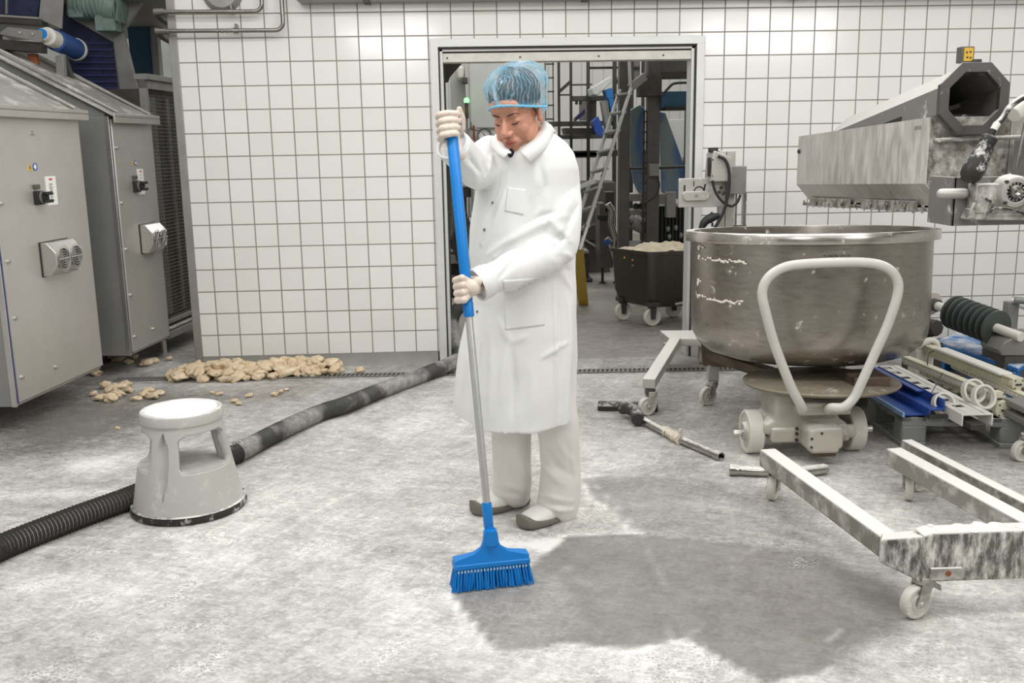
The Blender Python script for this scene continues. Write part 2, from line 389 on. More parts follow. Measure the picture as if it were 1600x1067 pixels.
flour_shade = np.full(len(FP), .33)
def blob(px, py, rx, ry, amt):
    c = g2(px, py); d = ((FP[:,0]-c[0])/rx)**2+((FP[:,1]-c[1])/ry)**2; return amt*np.exp(-d)
flour_shade += blob(140,725,.15,.12,.5)+blob(120,770,.5,.05,.25)+blob(330,1000,.9,.35,.10)+blob(560,960,.7,.3,.08)+blob(560,800,.4,.4,.10)
flour_shade += blob(200,900,.5,.2,.18)+blob(780,800,.35,.18,.22)+blob(880,850,.18,.05,.8)+blob(950,780,.2,.12,.25)+blob(780,850,.1,.06,.45)+blob(1250,720,.4,.15,.05)
flour_shade += blob(1350,820,.45,.25,.14)+blob(1500,940,.6,.5,.25)+blob(1060,1020,.3,.08,.10)+blob(880,1030,.7,.12,.06)+blob(420,790,.25,.6,.16)+blob(650,680,.3,.3,.10)
flour_shade -= blob(120,650,.6,.45,.55)+blob(40,690,.45,.35,.45)+blob(560,610,1.2,.22,.22)+blob(1180,640,.7,.5,.16)+blob(1330,610,.8,.5,.24)+blob(960,640,.35,.4,.18)+blob(900,700,.4,.25,.05)+blob(230,620,.7,.2,.18)  # blobs by the cabinets paint their shadow, the others thin the flour
flour_shade += ridge*.45
flour_shade = np.where(FP[:,1] > -.42-.02*FP[:,0]+.02*wob/.03, .10+.0*flour_shade, flour_shade)
flour_shade = flour_shade*(1-cl)+cl*.14+arc*np.clip(cl*2, 0, 1)
back = np.clip((FP[:,1]-(-.02))/.08, 0, 1)*(FP[:,0] > -.15)
for nm, arr in (('flour', flour_shade), ('clean', cl), ('back', back), ('prt', prt)):
    at = me.attributes.new(nm, 'FLOAT', 'POINT'); at.data.foreach_set('value', arr.astype(np.float32))
def floor_mat():
    m, nt, P = newmat('floury resin floor')
    def at(n): a = N(nt, 'ShaderNodeAttribute'); a.attribute_name = n; return a.outputs['Fac']
    flour_shade, cl, bk = at('flour'), at('clean'), at('back')
    big = noi(nt, 1.7, 8, .62, dist=.6); mid = noi(nt, 7, 9, .7, off=(3,3,0)); fine = noi(nt, 60, 6, .75)
    st1 = noi(nt, 6, 8, .7, (1, 5, 1), off=(1,7,0), dist=1.2, rot=-.25); st2 = noi(nt, 5, 8, .72, (4.5, 1, 1), off=(9,1,0), dist=1.5, rot=-.5)
    sc1 = ramp(nt, noi(nt, 16, 5, .65, (1, 4, 1), off=(2,2,0), dist=1.5, rot=.5), .58, .70); sc2 = ramp(nt, noi(nt, 22, 5, .65, (1, 3.5, 1), off=(6,1,0), dist=2.2, rot=-.6), .58, .68)
    vo = N(nt, 'ShaderNodeTexVoronoi'); vo.feature = 'DISTANCE_TO_EDGE'; vo.inputs['Scale'].default_value = 62; tcv = N(nt, 'ShaderNodeTexCoord')
    dv = N(nt, 'ShaderNodeVectorMath', operation='ADD'); nt.links.new(tcv.outputs['Object'], dv.inputs[0]); dsc = N(nt, 'ShaderNodeCombineXYZ'); nt.links.new(mth(nt, 'MULTIPLY', noi(nt, 30, 3), .03), dsc.inputs[0]); nt.links.new(dsc.outputs[0], dv.inputs[1]); nt.links.new(dv.outputs[0], vo.inputs['Vector'])
    prt = at('prt'); tread = mth(nt, 'MULTIPLY', mth(nt, 'MULTIPLY', ramp(nt, vo.outputs['Distance'], .05, .16, 1, -.35), prt), ramp(nt, noi(nt, 20, 4, .7), .38, .6))
    s = mth(nt, 'ADD', mth(nt, 'MULTIPLY', big, 1.05), mth(nt, 'MULTIPLY', mid, .75))
    s = mth(nt, 'ADD', s, mth(nt, 'MULTIPLY', st1, .55)); s = mth(nt, 'ADD', s, mth(nt, 'MULTIPLY', st2, .75)); s = mth(nt, 'ADD', s, mth(nt, 'MULTIPLY', fine, .6))
    hi = noi(nt, 20, 9, .78, (1, 1.8, 1), off=(7,3,0), dist=1.0, rot=-.4); s = mth(nt, 'ADD', s, mth(nt, 'MULTIPLY', mth(nt, 'SUBTRACT', hi, .5), 1.5))
    s = mth(nt, 'ADD', mth(nt, 'SUBTRACT', s, 1.73), flour_shade)
    f = ramp(nt, s, -.15, 1.0)
    f = mth(nt, 'POWER', f, 1.25)
    nc = mth(nt, 'SUBTRACT', 1., mth(nt, 'MULTIPLY', cl, .75)); nb = mth(nt, 'SUBTRACT', 1., mth(nt, 'MULTIPLY', bk, .8))
    f = mth(nt, 'MULTIPLY', f, mth(nt, 'SUBTRACT', 1., mth(nt, 'MULTIPLY', cl, .72)))
    scr = mth(nt, 'MULTIPLY', mth(nt, 'MULTIPLY', mth(nt, 'MAXIMUM', sc1, sc2), ramp(nt, mth(nt, 'ADD', flour_shade, mth(nt, 'SUBTRACT', big, .5)), .2, .6, .16, .55)), mth(nt, 'MULTIPLY', nc, nb))
    f = mth(nt, 'ADD', f, scr)
    f = mth(nt, 'ADD', f, mth(nt, 'MULTIPLY', mth(nt, 'MULTIPLY', tread, .5), nb), clamp=True)
    base = mixc(nt, ramp(nt, mid, .35, .65), srgb(108,105,99), srgb(122,119,113))
    base = mixc(nt, ramp(nt, fine, .3, .7, 0, .5), base, srgb(130,127,121))
    hb = mixc(nt, ramp(nt, st1, .35, .7), srgb(98,92,84), srgb(134,127,117))
    base = mixc(nt, bk, base, hb)
    nt.links.new(mixc(nt, mth(nt, 'MULTIPLY', f, mth(nt, 'SUBTRACT', 1., mth(nt, 'MULTIPLY', bk, .6))), base, srgb(236,234,229)), P.inputs['Base Color'])
    nt.links.new(mth(nt, 'ADD', ramp(nt, f, 0, .6, .36, .8), mth(nt, 'MULTIPLY', fine, .15)), P.inputs['Roughness'])
    nt.links.new(bump(nt, mth(nt, 'ADD', f, mth(nt, 'MULTIPLY', fine, .4)), .25, .004), P.inputs['Normal'])
    return m
M['floor'] = floor_mat(); me.materials.append(M['floor'])
fo = bpy.data.objects.new('floor', me); COL.objects.link(fo); struct(fo)
# ---------------------------------------------------------------- the room shell
def slab(name, m, *b):
    mb = MB().box(*b); me = mb.mesh(name); o = bpy.data.objects.new(name, me); COL.objects.link(o); me.materials.append(m); ORG[o.name] = V((0,0,0)); return struct(o)
slab('wall_back_left', M['tile'], -.112, 1.513, 0, .18, .082, 3.0)
slab('wall_back_right', M['tile'], 3.313, 9, 0, .18, .082, 3.0)
slab('wall_back_lintel', M['tile'], 1.513, 3.313, 0, .18, 2.157, 3.0)
M['cove'] = plain('grey resin skirting', (136,134,130), .5, 0, .08, 6)
for nm, x0, x1 in (('baseboard_left', -.112, 1.50), ('baseboard_right', 3.325, 9)):
    o = MB().prism([(x0,-.028,.0),(x0,-.012,.02),(x0,-.004,.084),(x0,.17,.084),(x0,.17,.0)], (x1-x0,0,0)).build(nm, M['cove']); struct(o)
o = MB().box(-.165,-.112,-.012,.19,0,3.0).build('trim_1', M['trim'], bevel=.004); struct(o)
# hall behind the door and bay on the left
M['hall'] = plain('pale hall wall panels', (205,206,200), .6, 0, .04, 2)
m, nt, P = newmat('ribbed pale cladding'); tcn = N(nt, 'ShaderNodeTexCoord'); sp = N(nt, 'ShaderNodeSeparateXYZ'); nt.links.new(tcn.outputs['Object'], sp.inputs[0])
rb = mth(nt, 'FRACT', mth(nt, 'DIVIDE', sp.outputs[0], .18)); nt.links.new(mixc(nt, ramp(nt, rb, .85, .95), srgb(196,196,190), srgb(170,170,164)), P.inputs['Base Color']); P.inputs['Roughness'].default_value = .55
M['clad'] = m
slab('wall_far', M['clad'], -6, 9, 9.6, 9.8, 0, 5.2)
slab('wall_left', M['hall'], -6, -5.8, -3, 9.8, 0, 5.2)
slab('wall_right', M['hall'], 8.0, 8.2, .2, 9.8, 0, 5.2)
slab('wall_bay_back', M['hall'], -5.8, -.13, 5.0, 5.15, 0, 3.6)
slab('ceiling_bay', plain('grey bay ceiling', (120,119,114), .6, 0, .1, 3), -4.5, -.17, .6, 3.05, 2.52, 2.62)
slab('wall_right', M['hall'], 8.8, 9, -9.6, 0, 0, 3.4)
m, nt, P = newmat('wall bands mirrored in the bowl'); tcn = N(nt, 'ShaderNodeTexCoord'); sp = N(nt, 'ShaderNodeSeparateXYZ'); nt.links.new(tcn.outputs['Object'], sp.inputs[0])
cbx = N(nt, 'ShaderNodeCombineXYZ'); nt.links.new(mth(nt, 'FLOOR', mth(nt, 'DIVIDE', sp.outputs[0], .8)), cbx.inputs[0]); wnn = N(nt, 'ShaderNodeTexWhiteNoise'); nt.links.new(cbx.outputs[0], wnn.inputs['Vector'])
nt.links.new(mixc(nt, ramp(nt, wnn.outputs['Value'], .35, .5), srgb(60,60,62), srgb(226,224,220)), P.inputs['Base Color']); M['mirror_bands'] = m
slab('wall_front', M['mirror_bands'], -5.8, 8.8, -9.8, -9.6, 0, 3.4)  # unseen wall, light and dark bands added for streaks in the bowl steel
# door frame (with worn reveal)
d = MB()
X0, X1, ZT = 1.510, 3.318, 2.160
def jamb(mb, x, s):     # s=+1 left jamb, opening on +x
    mb.box(*sorted((x, x+s*.052)), -.014, .20, 0, ZT)
    return mb
fr = thing('door_1', (2.41, 0, 0), None, None); struct(fr)
d = MB(); jamb(d, X0, 1); jamb(d, X1, -1); d.box(X0, X1, -.0145, .20, ZT-.052, ZT+.0005); d.build('door_frame', M['frame_door'], fr, bevel=.003)
g = MB(); g.box(X0+.052, X0+.060, .0, .19, 0, ZT-.052); g.box(X1-.060, X1-.052, .0, .19, 0, ZT-.052); g.box(X0+.052, X1-.052, .0, .19, ZT-.062, ZT-.052); g.build('gasket', M['gasket'], fr)
i = MB(); i.box(X0+.060, X0+.080, .02, .16, 0, ZT-.062); i.box(X1-.080, X1-.060, .02, .16, 0, ZT-.062); i.box(X0+.06, X1-.06, .02, .16, ZT-.078, ZT-.062); i.build('inner_frame', M['frame_door'], fr, bevel=.002)
g = MB(); g.box(X0+.08, X1-.08, .05, .15, ZT-.092, ZT-.078); g.build('gap_strip', M['gasket'], fr)
h = MB(); h.box(X0+.08, X1-.08, .03, .15, ZT-.145, ZT-.088)
h.build('header_panel', M['header'], fr, bevel=.003)
for x in (1.62, 2.1, 2.62, 3.05): MB().cyl((x,.03,ZT-.118),(x,.026,ZT-.118),.006).build('rivet', M['steel_dark'], fr)
# cable tray along the wall head, pipes, lamp
t = thing('cable_tray', A(700,8,-.1), 'long grey steel cable tray running along the top of the tiled wall', 'cable tray')
MB().prism([(.69,-.14,2.385),(.69,0,2.385),(.69,0,2.43),(.69,-.16,2.55),(.69,-.16,2.40)], (7.5,0,0)).build('tray', M['trim'], t, bevel=.004)
for x in (1.1, 2.5, 3.9, 5.3): MB().box(x,x+.04,-.15,0,2.378,2.385).build('bracket', M['steel_dark'], t)
def wall_pipe(pts, label):
    t = thing('steel_pipe', pts[0], label, 'pipe', 'steel pipes on the tiled wall')
    MB().tube(pts, .0135, 14).build('pipe', M['steel_pipe'], t)
    return t
zl, zu = A(300,49,-.07).z, A(300,19,-.07).z
xl, xu = A(443,49,-.07).x, A(410,19,-.07).x
def elbow(x, z, r=.05, y=-.07, n=8):
    return [V((x-r+r*math.sin(a), y, z+r-r*math.cos(a))) for a in [PI/2*k/n for k in range(n+1)]]
p1 = wall_pipe([V((-.2,-.07,zl+.004)), V((xl-.05-.05,-.07,zl))]+elbow(xl,zl)+[V((xl,-.07,2.9))], 'lower steel pipe on the tiled wall, turning up near the tray')
p2 = wall_pipe([V((-.2,-.07,zu+.004)), V((xu-.1,-.07,zu))]+elbow(xu,zu)+[V((xu,-.07,2.9))], 'upper steel pipe on the tiled wall, turning up first')
for p, z, xx in ((p1, zl, (.28,)), (p2, zu, (.26,))):
    MB().cyl((-.225,-.07,z+.004),(-.16,-.07,z+.004),.02).build('union_nut', M['steel_pipe'], p)
    MB().tube([(-.21,-.07,z),(-.225,.0,z-.008),(-.24,.12,z-.015),(-.25,.3,z-.02)], .018, 10).build('stub_pipe', M['steel_dark'], p)
    MB().cyl((-.15,-.07,z),(-.14,-.07,z),.019).build('collar', M['steel_pipe'], p)
    for x in xx: MB().box(x-.006,x+.006,-.07,0,z-.006,z+.045).cyl((x-.012,-.07,z),(x+.012,-.07,z),.018).build('pipe_clip', M['steel_pipe'], p)
    for k in range(3): MB().lathe([(.0135,0),(.0155,.004),(.0135,.008)], (.02+.03*k+(.14 if z==zl else .3),-.07,z), (1,0,0), 14).build('weld_bead', M['steel_pipe'], p)
c = A(345,-14,-.04)
tg = MB().lathe([(0,.05),(.10,.045),(.125,.02),(.13,0)], (c.x, 0, c.z), (0,-1,0), 40).build('wall_fitting', M['trim']); tag(tg, 'round grey fitting on the tiled wall at the top edge above the pipes', 'wall fitting')

# ---------------------------------------------------------------- floor drain
dg = V((.0,-.30,.0)); dr = thing('floor_drain', (1.5,-.34,0), 'long narrow slotted drain grate set in the floor before the doorway', 'drain')
ang = math.atan2(-.15, 4.0)
q = MB(); q.M = Matrix.Translation((-.62,-.268,0)) @ Matrix.Rotation(ang, 4, 'Z')
q.box(0,4.3,-.045,.045,.0005,.003); q.build('channel', M['gasket'], dr)
q = MB(); q.M = Matrix.Translation((-.62,-.268,0)) @ Matrix.Rotation(ang, 4, 'Z')
for y in (-.045,.037): q.box(0,4.3,y,y+.008,.002,.008)
for k in range(143):
    x = .01+k*.03; q.hexa([(x,-.04,.002),(x+.011,-.04,.002),(x+.023,.04,.002),(x+.012,.04,.002),(x,-.04,.007),(x+.011,-.04,.007),(x+.023,.04,.007),(x+.012,.04,.007)])
q.build('grate', M['frame_lt'], dr)

# ---------------------------------------------------------------- switch cabinets on the left
RD = math.atan(.12)
def cabinet(o, L, W, zb, H, label, lidL, dust, flip):
    """local frame: x = outward from the face, y = along the row (away from the camera), z up"""
    T = Matrix.Translation(o) @ Matrix.Rotation(-RD, 4, 'Z')
    t = thing('control_cabinet', (o[0], o[1], 0), label, 'cabinet', 'steel control cabinets on the left')
    def mb(): m = MB(); m.M = T; return m
    m = mb(); m.box(-W, -.03, 0, L, zb, H-.02)
    # gable rising away from the door
    m.prism([(-.03,0,H-.02),(-.03,0,H+.0),(-W,0,H+W*.52),(-W,0,H-.02)], (0,L,0))
    m.build('body', M['steel_side'], t, bevel=.004)
    m = mb(); m.box(-.026, -.014, .006, L-.004, zb+.012, H-.03); m.build('door_seal', M['blue_dk'], t)
    m = mb(); m.box(-.034,-.02, 0, L, zb, zb+.012); m.box(-.034,-.004,-.004,.006,zb,H-.02); m.build('edge_strip', M['steel'], t, bevel=.002)
    dm = mb(); dm.box(-.014, 0, .022, L-.006, zb+.018, H-.035); door = dm.build('door', M['steel_h'], t, bevel=.005)
    # overhanging lid with turned-down edge
    s = .52; e = .05
    m = mb()
    for (xa, xb, ya, yb, th) in ((e, -W-.04, -.03, L+.03, .014),):
        za = H+.012-s*(e+.03); zb2 = H+.012+s*(W+.01)
        m.hexa([(xa,ya,za),(xa,yb,za),(xb,yb,zb2),(xb,ya,zb2),(xa,ya,za+th),(xa,yb,za+th),(xb,yb,zb2+th),(xb,ya,zb2+th)])
    m.box(e-.012, e, -.03, L+.03, H-.062, H+.0)
    m.build('lid', M['lid'], t, bevel=.004)
    for ya in (.05, L-.09): m = mb(); m.hexa([(e-.02,ya,H+.002),(e-.02,ya+.03,H+.002),(-W,ya+.03,H+.54*W+.005),(-W,ya,H+.54*W+.005),(e-.02,ya,H+.016),(e-.02,ya+.03,H+.016),(-W,ya+.03,H+.54*W+.03),(-W,ya,H+.54*W+.03)]).build('lid_rib', M['lid'], t, bevel=.003)
    
    # door screws
    spots = ([(.06,z) for z in (.30,.62,.92,1.22,1.52)]+[(L*.42,.28),(L*.45,1.58)]) if not flip else [(.05,z) for z in (.27,.55,.85,1.15,1.5)]+[(L*.55,.27),(L-.03,.8)]
    for y, z in spots:
        m = mb(); m.lathe([(0,.016),(.009,.014),(.011,.004),(.012,0)], (0,y,z), (1,0,0), 14); m.box(.012,.02,y-.002,y+.002,z-.008,z+.008); m.build('quarter_turn_screw', M['steel'], door)
    return t, mb, door
M['lid'] = dusty('floury lid steel', (186,183,176), .45, .55, (1,40,1), .06, dust=.34, top=.2, dscale=6)
def fan_cover(mb, door, t, y0, y1, z0, z1, D, dirty):
    w = y1-y0
    m = mb(); m.prism([(0.001,y0,z0),(.001,y0,z1),(D*.45,y0,z1),(D,y0,z1-.055),(D,y0,z0+.065),(D*.55,y0,z0)], (0,w,0))
    c = m.build('fan_cover', M['steel'], door, bevel=.003)
    m = mb(); m.box(-.002,.006,y0-.006,y1+.004,z0-.004,z1+.004); m.build('cover_gasket', M['black'], c)
    for k, yc in enumerate((y0+w*.27, y0+w*.74)):
        zc = (z0+z1)/2; r = w*.2; m = mb()
        m.lathe([(0,.001),(r*1.02,.001),(r*1.02,-.002)], (D,yc,zc), (1,0,0), 32); m.build('fan_opening', M['steel_dark'], c)
        m = mb()
        for rr in (.22,.42,.62,.82,1.):
            m.tube([(D+.003,yc+r*rr*math.cos(a),zc+r*rr*math.sin(a)*1.25) for a in [2*PI*i/28 for i in range(28)]], .0022, 6, closed=True)
        for a in (PI/4, 3*PI/4, 0) if dirty else (0,):
            m.cyl((D+.003,yc-r*math.cos(a),zc-r*math.sin(a)*1.25),(D+.003,yc+r*math.cos(a),zc+r*math.sin(a)*1.25),.004,n=8)
        m.build('fan_grille', M['steel'], c)
    for z in (z0+.05, z1-.04):
        m = mb(); m.cyl((.03,y0,z),(.03,y0-.003,z),.005,n=10); m.build('screw', M['steel'], c)
def switch_set(mb, door, y, z):
    m = mb(); m.box(0,.028,y-.034,y+.034,z-.04,z+.035); b = m.build('main_switch', M['black'], door, bevel=.004)
    m = mb(); m.cyl((.028,y+.01,z),(.034,y+.01,z),.034,n=28); m.build('switch_ring', M['frame_lt'], b)
    m = mb(); m.cyl((.034,y+.01,z),(.06,y+.01,z),.017,n=20); m.box(.052,.075,y-.022,y+.04,z-.03,z-.012); m.box(.052,.075,y-.022,y+.04,z+.012,z+.03); m.box(.04,.056,y-.012,y+.03,z-.03,z+.03); m.build('switch_handle', M['black'], b, bevel=.004)
    m = mb(); m.box(0,.02,y-.03,y+.014,z+.045,z+.07); m.build('lock_hasp', M['frame_grey'], b, bevel=.003)
def label_plate(mb, door, y0, y1, z0, z1, rows):
    m = mb(); m.box(0,.003,y0,y1,z0,z1); c = m.build('printed_label', M['paper'], door)
    m = mb(); m.box(.003,.0035,y0+(y1-y0)*.34,y0+(y1-y0)*.66,z1-.022,z1-.012); m.build('red_heading', M['red_ink'], c)
    m = mb(); rr = random.Random(3)
    for k in range(rows):
        z = z1-.04-k*(z1-z0-.06)/rows; a = rr.uniform(.28,.34); b = rr.uniform(.5,.72)
        m.box(.003,.0035,y0+(y1-y0)*a,y0+(y1-y0)*b,z-.0035,z)
    m.build('print_lines', M['ink'], c)
def stickers(mb, door, y, z, s=1):
    m = mb(); m.prism([(0,y-.028*s,z-.02*s),(0,y+.014*s,z-.02*s),(0,y-.007*s,z+.02*s)], (.002,0,0)); w = m.build('warning_triangle', M['yellow_sign'], door)
    m = mb(); m.prism([(.002,y-.010*s,z-.012*s),(.002,y-.004*s,z-.012*s),(.002,y-.002*s,z+.006*s),(.002,y-.009*s,z+.004*s)], (.0006,0,0)); m.build('bolt_mark', M['ink_dark'], w)
    m = mb(); m.lathe([(0,.002),(.022*s,.002),(.022*s,0)], (0,y+.045*s,z), (1,0,0), 24); c = m.build('round_sticker', M['sign_blue'], door)
    m = mb(); m.prism([(.002,y+.045*s-.018*s,z),(.002,y+.045*s,z-.018*s),(.002,y+.045*s+.012*s,z),(.002,y+.045*s-.002*s,z+.018*s)], (.0008,0,0)); m.build('sticker_symbol', M['paper'], c)
t, mb, door = cabinet((-.680,-1.50,0), .935, .95, .15, 1.72, 'front stainless control cabinet with two round fan grilles, nearest the camera', 1, 1, False)
switch_set(mb, door, .40, 1.235)
label_plate(mb, door, .50, .605, 1.185, 1.345, 15); stickers(mb, door, .37, 1.40)
fan_cover(mb, door, t, .37, .66, .80, .985, .09, False)
for x, y in ((-.45,.12),(-.45,.82),(-.85,.12),(-.85,.82)):
    m = mb(); m.cyl((x,y,0),(x,y,.02),.035); m.cyl((x,y,.02),(x,y,.15),.014); m.build('foot', M['steel_dark'], t)
t, mb, door = cabinet((-.512,-.225,0), .60, .95, .15, 1.715, 'rear stainless control cabinet beside the mesh guard, smaller door panel', 1, 1, True)
switch_set(mb, door, .265, 1.25)
label_plate(mb, door, .315, .40, 1.19, 1.36, 6); stickers(mb, door, .27, 1.40, .8)
fan_cover(mb, door, t, .27, .50, .80, .99, .09, True)
for x, y in ((-.45,.12),(-.45,.5),(-.85,.12),(-.85,.5)):
    m = mb(); m.cyl((x,y,0),(x,y,.02),.035); m.cyl((x,y,.02),(x,y,.15),.014); m.build('foot', M['steel_dark'], t)
M['lid_pile'] = plain('flour on lid', (196,188,172), .9, 0, .1, 20, bumpy=.5)

# mesh guard machine between cabinet and wall
T = Matrix.Translation((-.470,.40,0)) @ Matrix.Rotation(-RD, 4, 'Z')
t = thing('mesh_guard', (-.47,.4,0), 'dark machine guard with steel mesh between the rear cabinet and the tiled wall', 'machine guard')
def mb():
    m = MB(); m.M = T; return m
m = mb(); m.box(-.05,0,0,.045,.13,1.96); m.box(-.05,0,1.2,1.25,.13,1.96); m.box(-.05,0,0,1.25,1.90,1.96); m.box(-.05,0,0,1.25,.13,.18); m.box(-.05,0,0,1.25,.24,.27); m.build('frame', M['frame_lt'], t, bevel=.003)
m = mb(); m.box(-.9,-.052,0,1.25,.2,1.9); m.build('casing', M['steel_dark'], t)
m = mb()
for k in range(46): m.cyl((-.02,.06+k*.025,.27),(-.02,.06+k*.025,1.9),.0022,n=5,cap=False)
for k in range(64): m.cyl((-.02,.045,.28+k*.0255),(-.02,1.2,.28+k*.0255),.0022,n=5,cap=False)
m.build('wire_mesh', M['frame_grey'], t)
m = mb(); m.box(-.045,-.03,.10,.20,.3,1.85); m.box(-.045,-.03,.38,.44,.3,1.85); m.build('inner_rail', M['trim'], t)
m = mb(); m.cyl((.012,.42,1.0),(.012,.47,1.7),.006); m.build('door_rod', M['chrome'], t)
m = mb(); m.box(-.08,.02,0,1.25,1.96,2.0); m.build('head_rail', M['frame_lt'], t, bevel=.004)
m = mb(); m.box(-.05,0,.6,.66,1.96,2.03); m.box(-.04,.0,.9,.94,1.96,2.02); m.build('catch', M['black'], t)
m = mb(); m.cyl((-.08,.1,0),(-.08,.1,.02),.05); m.cyl((-.08,.1,.02),(-.08,.1,.14),.02); m.cyl((-.08,1.1,0),(-.08,1.1,.14),.03); m.cyl((-.8,1.1,0),(-.8,1.1,.2),.03); m.cyl((-.8,.1,0),(-.8,.1,.2),.03); m.build('foot', M['steel'], t)
# blue column behind
tag(MB().box(*sorted((A(202,80,2.2).x, A(236,80,2.2).x)),2.2,2.4,0,2.52).build('steel_column', M['petrol'], bevel=.005), 'petrol blue steel column behind the mesh guard', 'column')
tag(MB().box(A(236,80,2.15).x+.01, A(238,80,2.15).x+.05,2.15,2.25,0,2.52).build('conduit', M['trim'], bevel=.005), 'pale grey conduit fixed beside the petrol blue column', 'conduit')

# ---------------------------------------------------------------- conveyor above the cabinets
X = -1.05
t = thing('belt_conveyor', (X,.6,0), 'overhead conveyor with navy modular belt and blue end roller above the cabinets', 'conveyor')
a = AX(66,53,X+.05); b = AX(120,78,X+.05)
ra = .045
m = MB(); m.cyl(a-(b-a)*.0, a+(b-a)*.12, .038, n=28); m.build('roller_hub', M['white_plastic'], t, bevel=.004)
m = MB(); m.cyl(a-(b-a)*.015, a-(b-a)*.0+V((0,0,0)), .033, n=28); m.build('hub_cap', M['blue_dk'] if False else M['blue'], t)
MB().cyl(a+(b-a)*.12, a+(b-a)*.35, .058, n=32).build('roller_collar', M['white_plastic'], t, bevel=.004); MB().cyl(b-(b-a)*.06, b, .078, n=32).build('roller_collar', M['white_plastic'], t, bevel=.004)
m = MB(); m.cyl(a+(b-a)*.35, b-(b-a)*.06, .072, n=32); m.build('roller', M['blue_roll'] if 'blue_roll' in M else plain('mid blue roller', (52,88,150), .45), t)
# side bracket plates and rails towards the left
Yb = a.y
def pl(pts, th, mat, name):  # plate facing the camera at depth of roller, pixel outline -> real plate
    return MB().prism([V(p) for p in pts], (0, th, 0)).build(name, mat, t, bevel=.003)
def AY(l, Y): return [A(px,py,Y) for px, py in l]
pl(AY([(0,50),(12,42),(66,48),(66,66),(12,56),(0,54)], Yb-.02), .012, M['frame_lt'], 'mounting_plate')
for px, py in ((32,51),(52,53)): c = A(px,py,Yb-.02); MB().cyl(c, c+V((0,-.012,0)), .008, n=12).build('bolt', M['steel'], t)
pl(AY([(-40,58),(64,66),(64,82),(-40,74)], Yb+.02), .10, M['steel_dark'], 'side_beam')
pl(AY([(-40,22),(62,30),(66,40),(-40,32)], Yb+.05), .12, M['steel_dark'], 'upper_rail')
pl(AY([(-40,20),(60,27),(60,30),(-40,24)], Yb+.04), .12, M['trim'], 'rail_edge')
pl(AY([(66,-30),(100,-30),(96,45),(60,30)], Yb+.10), .02, M['frame_lt'], 'gusset_plate')
pl(AY([(-30,-30),(66,-30),(58,26),(-30,20)], Yb+.25), .05, M['navy'], 'belt')
pl(AY([(8,-30),(11,-30),(11,22),(8,22)], Yb+.2), .02, M['frame_lt'], 'belt_divider')
# rising belt and its side plate
Y2 = Yb+.75
pl(AY([(98,-40),(110,15),(176,66),(186,150),(118,150),(92,60)], Y2), .06, M['navy'], 'rising_belt')
m = MB()
for k in range(9):
    y = 66+k*10; m.prism(AY([(108+k*1.5,y),(178+k*.8,y),(178+k*.8,y+3),(108+k*1.5,y+3)], Y2-.012), (0,.014,0))
m.build('belt_cleat', plain('belt cleat blue', (52,54,104), .45), t)
pl(AY([(100,-40),(250,-40),(198,40),(182,62),(176,66),(104,24)], Y2-.06), .05, M['frame_lt'], 'side_plate')
pl(AY([(176,58),(192,50),(212,130),(218,170),(190,160)], Y2-.07), .05, M['frame_lt'], 'side_plate')
pl(AY([(86,88),(98,84),(101,120),(88,120)], Yb+.12), .05, M['frame_lt'], 'support_leg')
pl(AY([(96,84),(100,84),(114,125),(108,125)], Yb+.2), .05, M['steel_dark'], 'support_leg')
pl(AY([(42,84),(56,84),(59,104),(48,104)], Yb+.1), .04, M['copper'], 'copper_spring')
pl(AY([(49,104),(52,104),(53,126),(50,126)], Yb+.1), .02, M['chrome'], 'support_rod')
pl(AY([(-20,80),(40,88),(42,96),(-20,92)], Yb+.3), .05, M['steel_dark'], 'cross_member')
for x, y in ((-1.75,Yb+.1),(-1.75,Yb+.95)): MB().box(x-.04,x+.04,y,y+.08,0,2.35).build('post', M['frame_grey'], t)
m = MB(); c = A(145,10,Y2-.18)
m.cyl(c+V((-.14,0,.02)), c+V((.10,0,.0)), .085, n=24); m.box(c.x-.15,c.x-.05,c.y-.07,c.y+.1,c.z-.08,c.z+.12); m.cyl(c+V((.10,-.0,0)), c+V((.17,0,-.02)), .10, .09, n=24); m.box(c.x+.02,c.x+.16,c.y-.05,c.y+.08,c.z-.17,c.z-.06)
for k in range(6): m.lathe([(.092,0),(.10,.004),(.10,.012),(.092,.016)], c+V((-.10+k*.03,0,.015)), (1,0,0), 24)
mo = m.build('gear_motor', M['green_motor'], t, bevel=.006)
m = MB()
for k in range(7): m.tube([c+V((.19+.004*k,-.09+.03*k-.02,.09-.0*k)), c+V((.21,-.09+.03*k-.02,0)), c+V((.19,-.09+.03*k-.02,-.11))], .004, 6)
m.tube([c+V((.17+.03*math.cos(a)*0, -.09*math.cos(a), .11*math.sin(a))) for a in [2*PI*i/24 for i in range(24)]], .007, 8, closed=True)
m.build('fan_guard', M['green_motor'], mo)
# ---------------------------------------------------------------- step stool
c0 = V((.535,-2.66,0)); t = thing('step_stool', c0, 'round grey plastic step stool dusted with flour standing by the hose', 'step stool')
H = .43; rad = lambda z: .222-(z-.03)*(.222-.156)/(.385-.03)
legs = [math.radians(a) for a in (-101, 18, 138)]; lw = math.radians(19)
zz = np.concatenate([np.linspace(.03, .2, 26), np.linspace(.206, .352, 24), np.linspace(.358, .39, 5)]); n = 300
def adiff(a, b): return (a-b+PI) % (2*PI)-PI
m = MB(); vs = []; fs = []
for z in zz:
    for i in range(n):
        th = 2*PI*i/n; r = rad(z)
        for la in legs:       # pointed finger groove down the middle of each leg
            d = adiff(th, la-.02)*r; half = .024*max(0, min(1, (z-.085)/.09))*(1 if z < .30 else max(0, (.365-z)/.065))
            if half > .002 and abs(d) < half: r -= .027*math.sqrt(max(0, 1-(d/half)**2))
        vs.append(c0+V((r*math.cos(th), r*math.sin(th), z)))
